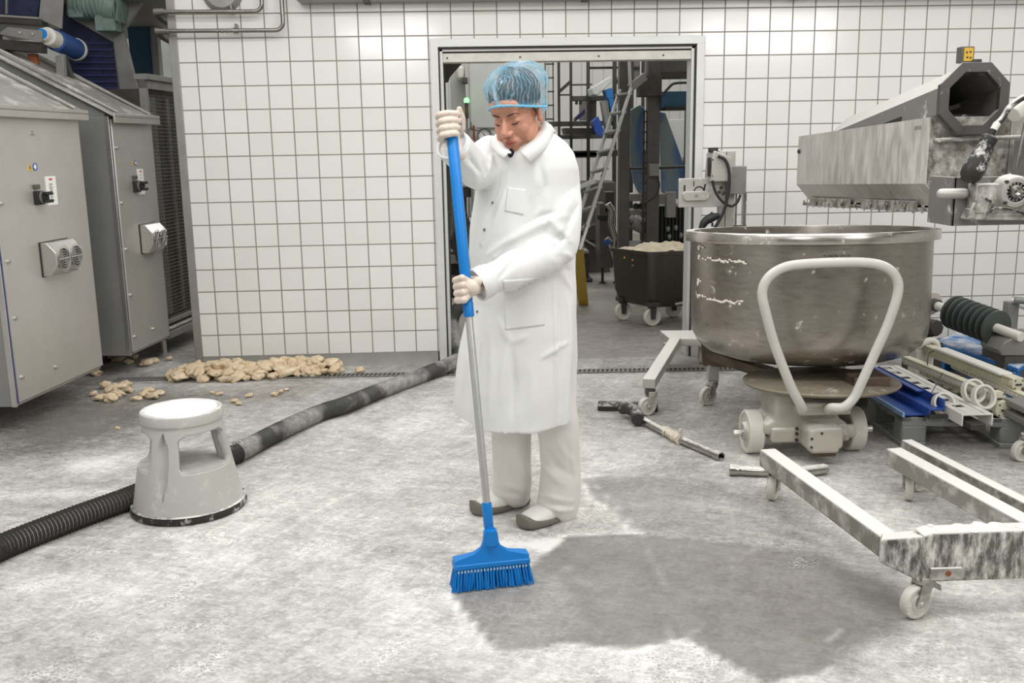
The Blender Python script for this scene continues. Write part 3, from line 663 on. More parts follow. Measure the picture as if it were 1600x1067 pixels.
for k in range(len(zz)-1):
    zm = (zz[k]+zz[k+1])/2
    for i in range(n):
        th = 2*PI*(i+.5)/n; w_ = lw
        if zm > .325: w_ = lw+((zm-.325)/.027)**2*math.radians(14)
        elif zm < .225: w_ = lw+(.225-zm)/.02*math.radians(4)
        if .2 < zm < .352 and not any(abs(adiff(th, la)) < w_ for la in legs): continue
        j = (i+1) % n; fs.append((k*n+i, k*n+j, (k+1)*n+j, (k+1)*n+i))
m.add(vs, fs); o = m.build('body', M['stool'], t); s = o.modifiers.new('solid', 'SOLIDIFY'); s.thickness = .034; s.offset = -1
m = MB(); rim_ = []
for i in range(120):
    th = 2*PI*i/120; near_ = min(abs(adiff(th, la)) for la in legs); r = .150 if near_ < math.radians(16) else .1885
    rim_.append((r*math.cos(th), r*math.sin(th)))
m.prism([c0+V((x,y,.180)) for x, y in rim_], (0,0,.0235)); m.build('lower_step', M['stool'], t, smooth=False)
m = MB().lathe([(0,.385),(.150,.384),(.158,.382),(.164,.388),(.166,.418),(.162,.427),(.154,.43),(.147,.427),(0,.427)], c0, n=72); tp = m.build('top_step', M['stool'], t)
MB().lathe([(0,.4275),(.08,.4295),(.132,.429),(.143,.4273)], c0, n=64).build('flour_layer', plain('loose flour', (246,244,240), .9, 0, .03, 12, bumpy=.5, bscale=60), tp)
MB().lathe([(.215,.004),(.232,.004),(.236,.016),(.232,.032),(.220,.036),(.212,.03)], c0, closed=True, n=72).build('rubber_ring', M['black_dusty'], t)

# ---------------------------------------------------------------- hoses
def corr(path, r, pitch, amp, name, mat, parent=None, n=14, stripe=None):
    d = [0]
    for a, b in zip(path, path[1:]): d.append(d[-1]+(b-a).length)
    L = d[-1]; N_ = int(L/pitch*2); pts = []; rr = []; k = 0
    for i in range(N_+1):
        s = L*i/N_
        while k < len(d)-2 and d[k+1] < s: k += 1
        f = (s-d[k])/max(1e-9, d[k+1]-d[k]); pts.append(path[k].lerp(path[k+1], f)); rr.append(r+(amp if i % 2 else -amp))
    o = MB().tube(pts, rr, n).build(name, mat, parent, smooth=True)
    if stripe:
        o.data.materials.append(stripe)
        for p in o.data.polygons:
            if p.index < N_*n: p.material_index = (p.index//n) % 2
        o.data.set_sharp_from_angle(angle=math.radians(15))
    return o
m, nt, P = newmat('floury black suction hose'); nn = noi(nt, 3.2, 4, .55, off=(2,2,2)); n2 = noi(nt, 30, 6, .7)
ff = mth(nt, 'MULTIPLY', ramp(nt, nn, .44, .56, .05, .48), ramp(nt, n2, .3, .65, .5, 1.1))
nt.links.new(mixc(nt, ff, srgb(44,44,44), srgb(214,211,205)), P.inputs['Base Color']); P.inputs['Roughness'].default_value = .6; M['hose'] = m
M['hose_metal'] = dusty('grey ribbed hose', (52,51,49), .5, .2, (1,1,1), .15, dust=.3, top=.05, dscale=14)
M['hose_light'] = plain('pale hose ribs', (186,184,178), .45, .2, .25, 7)
R = .046
pts = [G(-60,890,R), G(0,856,R), G(110,812,R), G(205,777,R), V((.50,-2.29,R)), G(370,708,R)]
hz = thing('suction_hose', (.5,-2.3,0), 'long ribbed suction hose lying across the floor from the left edge to the doorway', 'hose')
corr(bez(pts, 8), R, .017, .0045, 'ribbed_section', M['hose_metal'], hz, 16, M['hose_light'])
pts = [G(370,708,R), G(440,672,R), G(500,645,R), G(540,632,R+.006), G(600,608,R), G(660,586,R), G(700,570,R+.01), A(716,560,.0), A(716,545,.15), A(709,520,.3), A(707,500,.40), A(716,482,.48), A(735,478,.55), A(760,490,.7), V((2.15,1.1,.06)), V((2.25,1.8,.05))]
corr(bez(pts, 8), R, .0125, .0022, 'flour_covered_section', M['hose'], hz, 16)
c = G(368,706,R); d = (G(380,702,R)-c).normalized(); MB().cyl(c-d*.06, c+d*.03, R+.006, n=20).build('coupling', M['black_dusty'], hz)

# ---------------------------------------------------------------- dough lumps
def lump(seed, r, sub=3):
    bm = bmesh.new(); bmesh.ops.create_icosphere(bm, subdivisions=sub, radius=1)
    for v in bm.verts:
        p = v.co.copy(); k = 1+.45*noise.noise(p*1.25+V((seed*7.1, seed, 0)))+.16*noise.noise(p*2.6+V((0, seed*3, 1)))
        f = abs(noise.noise(p*1.7+V((seed, 2, seed))))
        v.co = V((p.x*r[0], p.y*r[1], p.z*r[2]))*(k-.22*math.exp(-(f/.07)**2))
    me = bpy.data.meshes.new('dough_lump'); bm.to_mesh(me); bm.free(); me.materials.append(M['dough'])
    for p in me.polygons: p.use_smooth = True
    return me
LM = [lump(i, rr) for i, rr in enumerate([(.062,.040,.027),(.050,.042,.030),(.075,.036,.025),(.044,.036,.032),(.056,.050,.024),(.036,.030,.024),(.08,.05,.028)])]
def put(me, p, s, rz, label, group, tilt=.2):
    o = bpy.data.objects.new('dough_lump', me); COL.objects.link(o); o.location = p; o.scale = (s,s,s); o.rotation_euler = (rnd.uniform(-tilt,tilt), rnd.uniform(-tilt,tilt), rz)
    return tag(o, label, 'dough', group)
placed = []
def heapz(x, y): 
    z = 0
    for px, py, pz, r in placed:
        d = math.hypot(x-px, y-py)
        if d < r*1.25: z = max(z, pz+.020*(1-d/(r*1.25))+.012)
    return z
bigl = [('lump of pale dough at the left end of the large heap along the tiled wall', 'dough lumps at the left end of the heap'), ('lump of pale dough in the middle of the large heap along the tiled wall', 'dough lumps in the middle of the heap'), ('lump of pale dough at the right end of the large heap along the tiled wall', 'dough lumps at the right end of the heap')]
n = 0; tries = 0
def inheap(x, y):
    a = ((x-.11)/.40)**2+((y+.25)/.17)**2; b = ((x-.58)/.30)**2+((y+.22)/.11)**2
    return min(a, b)
while n < 128 and tries < 4000:
    tries += 1; x = rnd.uniform(-.30, .86); y = rnd.uniform(-.41, -.07); q = inheap(x, y)
    if q > 1: continue
    z = heapz(x, y); top = .012+.062*(1-q)
    if z > top: continue
    k = rnd.randrange(6); s = rnd.uniform(.8, 1.2); placed.append((x, y, z, .05*s)); zz_ = z+.022*s
    put(LM[k], (x, y, max(zz_, .02)), s, rnd.uniform(0, PI), *bigl[0 if x < .0 else 1 if x < .42 else 2], .12 if z < .01 else .35); n += 1
def cl(pts, label, group, z=.022, s=(.7,.95)):
    for px, py in pts:
        g = G(px, py); sc = rnd.uniform(*s); put(LM[rnd.randrange(6)], (g.x, g.y+.02, z*sc+.002), sc, rnd.uniform(0, PI), label, group, .12)
cl([(145,620),(157,627),(168,616),(172,628),(184,621),(178,611),(163,608)], 'lump of dough in the small pile on the floor nearest the front cabinet', 'dough lumps by the front cabinet')
cl([(188,608),(200,614),(196,605)], 'lump of dough at the right end of the small pile by the front cabinet', 'dough lumps right of that pile', s=(.6,.8))
cl([(213,627),(224,622),(236,624),(247,619),(231,615)], 'lump of dough in the flat cluster just behind the step stool top', 'dough lumps behind the stool', s=(.55,.8))
cl([(185,566),(200,570),(209,562),(238,568),(228,572),(263,564),(150,588)], 'lump of dough lying under the rear control cabinet', 'dough lumps under the cabinet', s=(.6,1.0))
cl([(365,630),(372,634)], 'small crumb of dough on the floor right of the stool', 'crumbs right of the stool', s=(.4,.5))
cl([(388,622)], 'single flat dough crumb below the middle of the heap', None, s=(.5,.5))
cl([(428,620),(438,616),(446,612)], 'small crumb of dough in the trail below the right part of the heap', 'crumbs below the heap', s=(.35,.5))
cl([(330,617),(341,619)], 'small dough crumb just above the stool top right', 'crumbs above the stool', s=(.4,.5))
cl([(562,584)], 'lone round dough lump on the floor by the drain, right of the heap', None, s=(.75,.75))
cl([(182,672)], 'tiny white dough crumb on the floor left of the step stool', None, z=.014, s=(.3,.3))

# ---------------------------------------------------------------- floor tool and loose pipe
t = thing('floor_vacuum_tool', G(980,645), 'vacuum floor tool with black head and chromed tube wrapped in rag, lying on the floor', 'floor tool')
a, b = G(934,641,.0), G(1028,643,.0); d = (b-a).normalized(); nrm = V((-d.y, d.x, 0)); hw = .042
m = MB(); m.prism([a-nrm*hw*.4, a-nrm*hw*.6+V((0,0,.03)), a+nrm*hw*.5+V((0,0,.048)), a+nrm*hw*1.4+V((0,0,.04)), a+nrm*hw*1.4], b-a); m.build('head', M['squeegee'], t, bevel=.006)
m = MB(); c = G(981,640,.05); m.tube(bez([c+V((-.02,.05,-.005)), c+V((0,.0,.01)), c+V((.03,-.06,.0)), G(997,656,.04)], 5), [.034]*16, 16); m.build('neck', M['squeegee'], t)
p0, p1, p2 = G(990,648,.035), G(1050,681,.022), G(1125,713,.020)
m = MB(); m.cyl(p0, p1, .0185, n=24); m.build('upper_tube', M['chrome'], t)
m = MB(); m.lathe([(.0195,0),(.0205,0),(.0205,(p2-p1).length),(.023,(p2-p1).length-.03),(.023,(p2-p1).length+.008),(.018,(p2-p1).length+.008),(.018,(p2-p1).length-.10),(0,(p2-p1).length-.10)], p1, (p2-p1), 24); m.build('lower_tube', M['chrome'], t)
m = MB(); pp = [G(1036,672,.026), G(1045,676,.028), G(1053,681,.028), G(1062,687,.026)]
m.tube(bez(pp, 6), [.022+.006*math.sin(i*2.1)+.003*math.sin(i*5) for i in range(19)], 14); c = G(1058,677,.04); m.ell(c, (.02,.012,.012), (0,.4,.6)); m.ell(c+V((.015,.0,.012)), (.01,.006,.014)); m.ell(c+V((-.03,.0,-.004)), (.014,.01,.01))
m.build('rag_wrapping', plain('pale rag', (224,214,196), .9, 0, .1, 30, bumpy=.8), t)
t = thing('loose_tube', G(1215,738), 'short chromed tube with crooked end lying under the floury beam beside the bowl trolley', 'tube')
p0, p1, p2 = G(1140,734,.026), G(1245,738,.026), G(1292,732,.026)
m = MB(); L = (p1-p0).length; m.lathe([(.02,0),(.026,0),(.026,.03),(.0225,.036),(.0225,.06),(.024,.064),(.024,L),(0.02,L)], p0, p1-p0, 24); m.build('tube', M['chrome'], t)
MB().tube(bez([p1, p1.lerp(p2, .5), p2], 5), [.024]*10+[.018], 20).build('crooked_end', M['chrome'], t)

# ---------------------------------------------------------------- casters
def caster(parent, x, y, ztop, r=.052, yaw=0, brake=False, wm='wheel', fm='flour_steel', wid=.032, stem=.014):
    """swivel caster: wheel trails along yaw"""
    T = Matrix.Translation((x, y, 0)) @ Matrix.Rotation(yaw, 4, 'Z'); off = r*.55
    def mb():
        m = MB(); m.M = T; return m
    m = mb(); m.cyl((0,0,2*r+.012),(0,0,ztop),stem); m.cyl((0,0,2*r+.005),(0,0,2*r+.03),r*.62,n=24)
    for s in (-1, 1):
        yy = s*(wid/2+.006); m.prism([(-r*.5,yy-.003,2*r+.012),(r*.45,yy-.003,2*r+.012),(off+r*.28,yy-.003,r*.8),(off-r*.25,yy-.003,r*.75)], (0,.006,0))
    m.cyl((off,-wid/2-.014,r),(off,wid/2+.014,r),.008,n=10)
    if brake: m.prism([(-r*1.0,-.022,2*r-.01),(-r*.3,-.022,2*r+.015),(-r*.1,-.022,2*r),(-r*1.05,-.022,2*r-.03)], (0,.044,0))
    f = m.build('caster_fork', M[fm], parent, bevel=.002)
    m = mb(); m.lathe([(.008,-wid/2+.004),(r*.45,-wid/2),(r*.5,-wid/2+.005),(r*.78,-wid/2+.005),(r*.84,-wid/2),(r*.95,-wid/2+.001),(r,-wid/2+.006),(r,wid/2-.006),(r*.95,wid/2-.001),(r*.84,wid/2),(r*.78,wid/2-.005),(r*.5,wid/2-.005),(r*.45,wid/2),(.008,wid/2-.004)], (off,0,r), (0,1,0), 36, closed=True)
    m.build('caster_wheel', M[wm], f)

# ---------------------------------------------------------------- mixing bowl on its trolley
BC = V((3.46,-1.75,0)); t = thing('mixing_bowl_trolley', BC, 'large stainless mixing bowl on a cream trolley with white tube push handle', 'mixing bowl')
zt = 1.005
prof = [(0,.355),(.28,.36),(.42,.372),(.50,.398),(.552,.44),(.576,.49),(.584,.56),(.585,zt-.05),(.612,zt-.046),(.614,zt-.004),(.608,zt),(.572,zt),(.570,zt-.012),(.572,.56),(.562,.49),(.54,.452),(.49,.41),(.41,.384),(.27,.372),(0,.37)]
TL = Matrix.Translation((BC.x,BC.y,.725)) @ Matrix.Rotation(math.radians(-2.9), 4, 'X') @ Matrix.Translation((-BC.x,-BC.y,-.7))     # the bowl leans back a little
m = MB(); m.M = TL; bw = m.lathe(prof, BC, n=128).build('bowl', M['bowl'], t)
m = MB(); m.M = TL; m.lathe([(.584,zt-.047),(.6155,zt-.047),(.617,zt-.043),(.617,zt-.003),(.614,zt+.001),(.574,zt+.001),(.573,zt-.003)], BC, n=128).build('rim', M['rim'], t)
pc = V((3.42,-2.10,0))
# skirt plate, bracket legs
m = MB(); m.M = Matrix.Translation((pc.x,pc.y,.3)) @ Matrix.Rotation(math.radians(-3), 4, 'X') @ Matrix.Translation((-pc.x,-pc.y,-.3)); m.lathe([(0,.352),(.06,.352),(.30,.345),(.362,.335),(.368,.327),(.360,.317),(0,.317)], pc, n=72); m.build('turntable_plate', M['cream_worn'] if 'cream_worn' in M else dusty('worn olive cream plate', (138,129,112), .55, .1, (1,1,1), .1, dust=.3, top=.08, dscale=14), t)
lb, rb = V((3.10,-1.28,0)), V((3.80,-1.35,0))
for q in (lb, rb):
    m = MB(); dd = (q-V((3.45,-1.55,0))).normalized(); w2 = V((-dd.y, dd.x, 0))*.06
    for_ = [q-dd*.22, q+dd*.05]
    m.hexa([for_[0]-w2+V((0,0,.25)), for_[1]-w2*.5+V((0,0,.225)), for_[1]+w2*.5+V((0,0,.225)), for_[0]+w2+V((0,0,.25)), for_[0]-w2*1.3+V((0,0,.375)), for_[1]-w2*1.1+V((0,0,.385)), for_[1]+w2*1.1+V((0,0,.385)), for_[0]+w2*1.3+V((0,0,.375))]); m.build('leg_bracket', M['brown_steel'], t, bevel=.006)
m = MB()
for sx in (3.58,): m.box(sx-.09, sx+.08, -2.34, -2.16, .33, .40)
m.build('rear_bracket', M['brown_steel'], t, bevel=.008)
for q in (lb, rb): MB().box(q.x-.03,q.x+.03,q.y-.03,q.y+.03,.145,.235).build('caster_socket', M['stand'], t, bevel=.003)
caster(t, lb.x, lb.y, .16, .055, math.radians(205)); caster(t, rb.x, rb.y, .16, .055, math.radians(205))
# frame connecting casters, plate
m = MB(); m.beam((lb.x,lb.y,.29), (3.45,-1.9,.25), .08, .05); m.beam((rb.x,rb.y,.29), (3.45,-1.9,.25), .08, .05); m.build('chassis_arm', M['brown_steel'], t)
# gear unit
m = MB()
m.prism([(3.17,-2.28,.11),(3.50,-2.28,.11),(3.50,-2.28,.16),(3.45,-2.28,.19),(3.44,-2.28,.32),(3.15,-2.28,.32),(3.15,-2.28,.19),(3.10,-2.28,.17),(3.10,-2.28,.12)], (0,.24,0))
m.build('gear_housing', M['cream_paint'], t, bevel=.018, seg=3)
m = MB(); m.box(3.13,3.50,-2.30,-2.06,.085,.155); m.cyl((3.44,-2.27,.125),(3.53,-2.27,.125),.033,n=24); m.cyl((3.44,-2.27,.125),(3.49,-2.27,.125),.048,n=6)
m.build('axle_housing', M['cream_paint'], t, bevel=.012, seg=3)
m = MB(); m.prism([(3.28,-2.42,.065),(3.40,-2.42,.065),(3.425,-2.42,.10),(3.42,-2.42,.185),(3.29,-2.42,.185),(3.265,-2.42,.17),(3.262,-2.42,.09)], (0,.17,0)); m.build('motor_cover', M['cream_paint'], t, bevel=.014, seg=3)
m = MB(); m.box(3.30,3.40,-2.40,-2.32,.045,.068); m.build('cover_foot', M['brown_steel'], t, bevel=.004)
m = MB()
for x, z in ((3.275,.14),(3.275,.10),(3.32,.165),(3.41,.085)): m.cyl((x,-2.424,z),(x,-2.418,z),.006,n=8)
for x, z in ((3.245,.155),(3.245,.13),(3.245,.10)): m.cyl((x,-2.31,z),(x,-2.30,z),.008,n=8)
m.build('bolt', M['steel_dark'], t)
m = MB(); m.box(3.23,3.47,-2.37,-2.20,.235,.29); m.box(3.22,3.475,-2.375,-2.2,.258,.268); m.build('tow_block', M['cream_paint'], t, bevel=.008)
m = MB(); m.cyl((3.0,-2.16,.1),(3.66,-2.16,.1),.016); m.cyl((2.985,-2.16,.1),(3.02,-2.16,.1),.019,n=6); m.build('axle', M['steel'], t)
for x, s in ((3.075,-1), (3.565,1)):
    r = .105; w2 = .036
    m = MB(); m.lathe([(.02,-w2*.8),(.045,-w2*.95),(.048,-w2*.7),(.085,-w2*.7),(.09,-w2),(.10,-w2),(r,-w2+.006),(r,w2-.006),(.10,w2),(.09,w2),(.085,w2*.7),(.048,w2*.7),(.045,w2*.95),(.02,w2*.8)], (x,-2.16,r), (1,0,0), 56, closed=True)
    wh = m.build('wheel', M['wheel_big'] if 'wheel_big' in M else M['wheel'], t)
    MB().lathe([(0,-.012),(.04,-.012),(.045,-.004),(.045,.004)], (x+s*w2*.95,-2.16,r), (-s,0,0), 28).build('hub', M['brown_steel'] if s > 0 else M['stand'], wh)
# push handle, bent tube
Yh = -2.50
hp = [V((3.245,-2.36,.262)), A(1253,636,Yh+.02), A(1236,604,Yh), A(1211,540,Yh), A(1197,490,Yh), A(1191,458,Yh), A(1199,436,Yh), A(1220,420,Yh), A(1250,413,Yh), A(1310,410,Yh), A(1360,411,Yh), A(1388,420,Yh), A(1402,438,Yh), A(1402,462,Yh), A(1388,505,Yh), A(1368,550,Yh), A(1346,598,Yh), A(1334,622,Yh), A(1318,636,Yh), A(1300,637,Yh+.02), V((3.36,-2.37,.262))]
ho = MB().tube(bez(hp, 7), .0210, 18).build('push_handle', M['white_tube'], t)
# engraved marks along the top of the handle: small illegible stamp
m = MB(); rr = random.Random(5); x0 = A(1285,405,Yh); 
for k in range(13):
    if k in (7,): continue
    x = x0.x+k*.0095; z = x0.z+.0165
    for q in range(2): m.cbox((x+rr.uniform(-.002,.002), Yh-.0165, z-.003+q*.004), (.005,.003,.0016), (-.9,0,rr.uniform(-.4,.4)))
m.build('stamped_marks', M['ink_dark'], ho)
# dried flour crusts on the shell
crust = plain('dried flour crust', (222,216,204), .9, 0, .06, 40); rr = random.Random(9)
for (px0, px1, py) in ((1090,1125,398),(1105,1170,412),(1088,1122,456),(1102,1165,477)):
    a0, a1 = A(px0,py,-2.1), A(px1,py,-2.2); m = MB()
    for k in range(26):
        q = a0.lerp(a1, k/25); th = math.atan2(-math.sqrt(max(.0, .585**2-min(.58,abs(q.x-BC.x))**2)), q.x-BC.x)
        m.ell((BC.x+.586*math.cos(th), BC.y+.586*math.sin(th), q.z+rr.uniform(-.008,.008)), (.008+rr.random()*.006,.003,.003+rr.random()*.005), (0,0,th+PI/2), 8, 6)
    m.build('dried_flour', crust, bw)

# ---------------------------------------------------------------- floury machine frame with hopper
t = thing('dough_hopper_machine', (3.9,-3.3,0), 'floury wheeled machine with long steel hopper, octagonal duct and gear motor above the bowl', 'bakery machine')
bz = .165
# legs of the base frame
l0, l1 = G(1199,705,.19), G(1428,866,.19)
hw = .034
m = MB(); m.beam((l0.x,l0.y,bz), (l1.x-.01,l1.y+.02,bz), .072, .075); m.build('base_leg', M['flour_beam'], t, bevel=.008)
k0 = G(1396,700,.20); dirn = V((l1.x-l0.x, l1.y-l0.y, 0)).normalized()
m = MB(); m.beam((k0.x,k0.y,bz), (k0.x+dirn.x*1.15,k0.y+dirn.y*1.15,bz), .072, .075); m.build('base_leg', M['flour_beam'], t, bevel=.008)
k1 = k0+V((.10,.10,0)); m = MB(); m.beam((k1.x,k1.y,bz+.015), (k1.x+dirn.x*1.25,k1.y+dirn.y*1.25,bz+.015), .05, .05); m.build('side_rail', M['flour_beam'], t, bevel=.006)
MB().cyl((k0.x+.01,k0.y-.001,bz+.0),(k0.x+.01,k0.y-.045,bz+.0),.006,n=8).build('bolt', M['white_plastic'], t)
# tall cross beam in front
cy = -3.86
m = MB(); m.prism([(3.11,cy,.125),(4.6,cy,.125),(4.6,cy,.285),(3.14,cy,.285),(3.11,cy,.275)], (0,.07,0))
m.prism([(3.11,cy+.001,.125),(3.11,cy+.001,.275),(3.02,cy+.10,.225),(3.02,cy+.10,.15)], (.03,.06,0)); m.build('cross_beam', M['flour_cross'], t, bevel=.006)
m = MB(); rr = random.Random(2)
for k in range(60): m.ell((3.15+k*.0245+rr.uniform(-.01,.01), cy+.035+rr.uniform(-.026,.026), .2855), (.012+.014*rr.random(),.010+.012*rr.random(),.003+.003*rr.random()), (0,0,rr.random()*3), 12, 6)
for k in range(12): m.ell((3.53+rr.uniform(-.06,.12), cy+.04+rr.uniform(-.02,.02), .298+rr.uniform(0,.02)), (.03,.025,.022), (0,0,rr.random()), 10, 6)
m.build('flour_crust', plain('caked flour', (236,233,226), .9, 0, .06, 30, bumpy=.6, bscale=50), t)
MB().box(3.135,3.235,cy-.012,cy,.135,.175).build('base_plate', M['flour_beam'], t, bevel=.003)
MB().cyl((3.19,cy-.014,.158),(3.19,cy-.010,.158),.009,n=10).build('rusty_bolt', M['copper'], t)
caster(t, 3.135, -3.83, .13, .054, math.radians(203), True, stem=.024)
MB().box(l0.x+.0,l0.x+.05,l0.y-.05,l0.y,.10,.135).build('caster_socket', M['flour_beam'], t, bevel=.002)
caster(t, l0.x+.025, l0.y-.04, .14, .052, math.radians(238))
caster(t, k0.x+.05, k0.y-.05, .14, .052, math.radians(250)); caster(t, k0.x+.15, k0.y+.03, .16, .045, math.radians(200))
caster(t, 4.45, -3.8, .13, .05, math.radians(240))
# column (stands just outside the picture) and arm carrying the hopper
m = MB(); m.box(4.35,4.55,-3.85,-3.6,.12,2.0); m.build('column', M['frame_lt'], t, bevel=.006)
m = MB(); m.beam((4.4,-3.7,1.35),(4.15,-2.42,1.38),.12,.16); m.build('support_arm', M['frame_lt'], t, bevel=.006)
dr_ = (A(1248,213,-.72)-A(1453,183,-2.36)); dn = dr_.normalized(); L = dr_.length
o0 = A(1453,183,-2.36)
X_, Z_ = V((1,0,0)), V((0,0,1))
def hp_(x, z, s): return o0+X_*x+Z_*z+dn*s
sec = [(0,0),(-.002,-.285),(.085,-.385),(.285,-.385),(.37,-.285),(.37,0)]
vs = []; th = .006
m = MB()
outer = [hp_(x,z,0) for x,z in sec]; 
def shell(m, secs, s0, s1, th):
    n = len(secs); inn = []
    for i, (x, z) in enumerate(secs):
        cx = .185; inn.append((x+(th if x < cx else -th), z+(th if z < -.3 else 0)))
    a = [hp_(x,z,s0) for x,z in secs]+[hp_(x,z,s0) for x,z in inn]; b = [hp_(x,z,s1) for x,z in secs]+[hp_(x,z,s1) for x,z in inn]
    fs = []
    for i in range(n-1): fs += [(i,i+1,2*n+i+1,2*n+i), (n+i,3*n+i,3*n+i+1,n+i+1), (i,n+i,n+i+1,i+1), (2*n+i,2*n+i+1,3*n+i+1,3*n+i)]
    fs += [(0,2*n,3*n,n), (n-1,2*n-1,4*n-1,3*n-1)]
    m.add(a+b, fs)
shell(m, sec, 0, L, th); hop = m.build('hopper', M['hopper'], t)
for s in (.0, L-.008): MB().prism([hp_(x+(.008 if x < .1 else -.008),z,s+.001) for x,z in sec], dn*.007).build('end_plate', M['hopper_dirty'], hop, bevel=.002)
# stamped code on the upper edge of the hopper: four small marks
m = MB()
for k, ch in enumerate((.0,.016,.034,.05)):
    for q in range(3): m.cbox(hp_(-.0015,-.045+q*.006,.13-ch)+V((0,0,0)), (.002,.007,.0025))
m.build('stamped_code', M['ink_dark'], hop)
# bottom slide rails with bolts
m = MB(); m.prism([hp_(.055,-.395,-.02),hp_(.30,-.395,-.02),hp_(.30,-.412,-.02),hp_(.055,-.412,-.02)], dn*(L+.06)); 
m.prism([hp_(.05,-.365,.18),hp_(.058,-.365,.18),hp_(.058,-.415,.18),hp_(.05,-.415,.18)], dn*.62)
m.prism([hp_(.05,-.365,.95),hp_(.058,-.365,.95),hp_(.058,-.415,.95),hp_(.05,-.415,.95)], dn*.60)
sl = m.build('slide_rail', M['hopper_dirty'], t, bevel=.002)
m = MB(); rr = random.Random(4)
for k in range(18):
    c = hp_(.052,-.414-.004*rr.random(),.03+k*L/18); m.ell(c, (.005,.007,.005), None, 8, 6)
for k in range(9): c = hp_(.046,-.392,.1+k*.19); m.cyl(c, c+V((-.006,0,0)), .012, n=10)
m.cyl(hp_(.08,-.43,.02),hp_(.08,-.43,-.01),.012); m.cyl(hp_(.12,-.435,.02),hp_(.12,-.435,-.01),.012)
o = m.build('dough_crumb', M['hopper_dirty'], sl); o['kind'] = 'stuff'
m = MB(); m.cyl(hp_(.03,-.10,-.045), hp_(.40,-.092,-.045), .009); m.cyl(hp_(.03,-.10,-.045), hp_(.03,-.10,0), .009); m.build('rod', M['flour_steel'], t)
MB().cyl(hp_(-.012,-.09,L-.03), hp_(0,-.09,L-.03), .012).build('bolt', M['steel_dark'], t)
# octagonal duct
OC = A(1523,154,-2.44)
dd2 = V((.0,1,-.14)).normalized()
def octa(R_, s, c=OC, f=1.0): return [c+X_*(R_*f*math.cos(PI/8+k*PI/4))+Z_*(R_*math.sin(PI/8+k*PI/4))+dd2*s for k in range(8)]
Lo = 1.30
def otube(m, R0, R1, s0, s1):
    a, b, c, d = octa(R0,s0), octa(R1,s0), octa(R1,s1), octa(R0,s1); vs = a+b+c+d; fs = []
    for i in range(8):
        j = (i+1) % 8
        for r in range(4): fs.append((r*8+i, r*8+j, ((r+1) % 4)*8+j, ((r+1) % 4)*8+i))
    m.add(vs, fs)
m = MB(); otube(m, .146, .140, .03, Lo); du = m.build('duct', M['duct'], t)
m = MB(); otube(m, .162, .118, 0, .03); m.build('end_flange', M['duct_flange'] if 'duct_flange' in M else dusty('grey flange', (96,95,92), .5, .6, (1,1,1), .1, dust=.33, top=.5, dscale=22), t, bevel=.002)
m = MB(); m.cyl(OC+dd2*.35+V((-.1,0,-.02)), OC+dd2*.35+V((.11,0,.03)), .012); m.build('auger_shaft', M['flour_steel'], du); m = MB(); m.box(OC.x-.04,OC.x+.03,OC.y+.1,OC.y+.15,OC.z-.13,OC.z-.11); m.build('inner_tab', M['flour_steel'], du)
m = MB(); m.prism([hp_(.10,-.01,.05),hp_(.11,.012,.05),hp_(.26,.012,.05),hp_(.27,-.01,.05)], dn*1.2); m.build('duct_cradle', M['black_dusty'], t)
m = MB(); m.prism([OC+X_*-.137+Z_*-.004+dd2*.40, OC+X_*-.137+Z_*-.056+dd2*.40, OC+X_*-.137+Z_*-.056+dd2*1.2, OC+X_*-.137+Z_*-.004+dd2*1.2], X_*.006); m.build('slot', M['black'], du)
m = MB(); m.box(OC.x-.065,OC.x-.01,OC.y+.01,OC.y+.06,OC.z+.148,OC.z+.215); lb_ = m.build('sensor_box', M['frame_grey'], t, bevel=.004)
m = MB(); m.box(OC.x-.056,OC.x-.017,OC.y+.007,OC.y+.011,OC.z+.155,OC.z+.209); s_ = m.build('yellow_sticker', M['yellow_sign'], lb_)
m = MB()
for x, z in ((-.045,.19),(-.03,.192),(-.042,.17),(-.028,.168)): m.cyl((OC.x+x,OC.y+.005,OC.z+z),(OC.x+x,OC.y+.007,OC.z+z),.004,n=10)
m.build('sticker_print', M['ink_dark'], s_)
MB().box(OC.x-.02,OC.x+.02,OC.y,OC.y+.05,OC.z+.148,OC.z+.162).build('clip', M['steel_dark'], t, bevel=.003)
# drive bracket, gear motor with bearing
By = -2.62
pa = A(1492,277,By); pb = A(1492,353,By)
m = MB(); m.box(pa.x, pa.x+.44, By, By+.008, pb.z, pa.z); m.box(pa.x,pa.x+.01,By,By+.22,pb.z,pa.z); m.build('drive_bracket', M['duct'], t, bevel=.002)
m = MB(); m.box(pa.x+.055,pa.x+.40,By-.075,By,pb.z+.055,pb.z+.175); m.prism([(pa.x+.03,By-.07,pb.z+.03),(pa.x+.40,By-.07,pb.z+.02),(pa.x+.40,By-.07,pb.z+.04),(pa.x+.05,By-.07,pb.z+.075)], (0,.07,0))
m.prism([(pa.x+.03,By-.078,pb.z+.035),(pa.x+.06,By-.078,pb.z+.032),(pa.x+.06,By-.078,pb.z+.10),(pa.x+.045,By-.078,pb.z+.10)], (0,.012,0)); m.prism([(pa.x+.09,By-.078,pb.z+.035),(pa.x+.12,By-.078,pb.z+.032),(pa.x+.13,By-.078,pb.z+.13),(pa.x+.11,By-.078,pb.z+.13)], (0,.012,0))
gm = m.build('gear_motor', M['flour_steel'], t, bevel=.006)
c = A(1584,300,By-.08)
MB().lathe([(.040,.02),(.046,.022),(.060,.018),(.068,0),(.070,-.05)], c, (0,-1,0), 40).build('bearing_flange', M['stand'], gm)
MB().lathe([(0,.012),(.042,.012)], c, (0,-1,0), 36).build('bearing_seat', M['black_dusty'], gm)
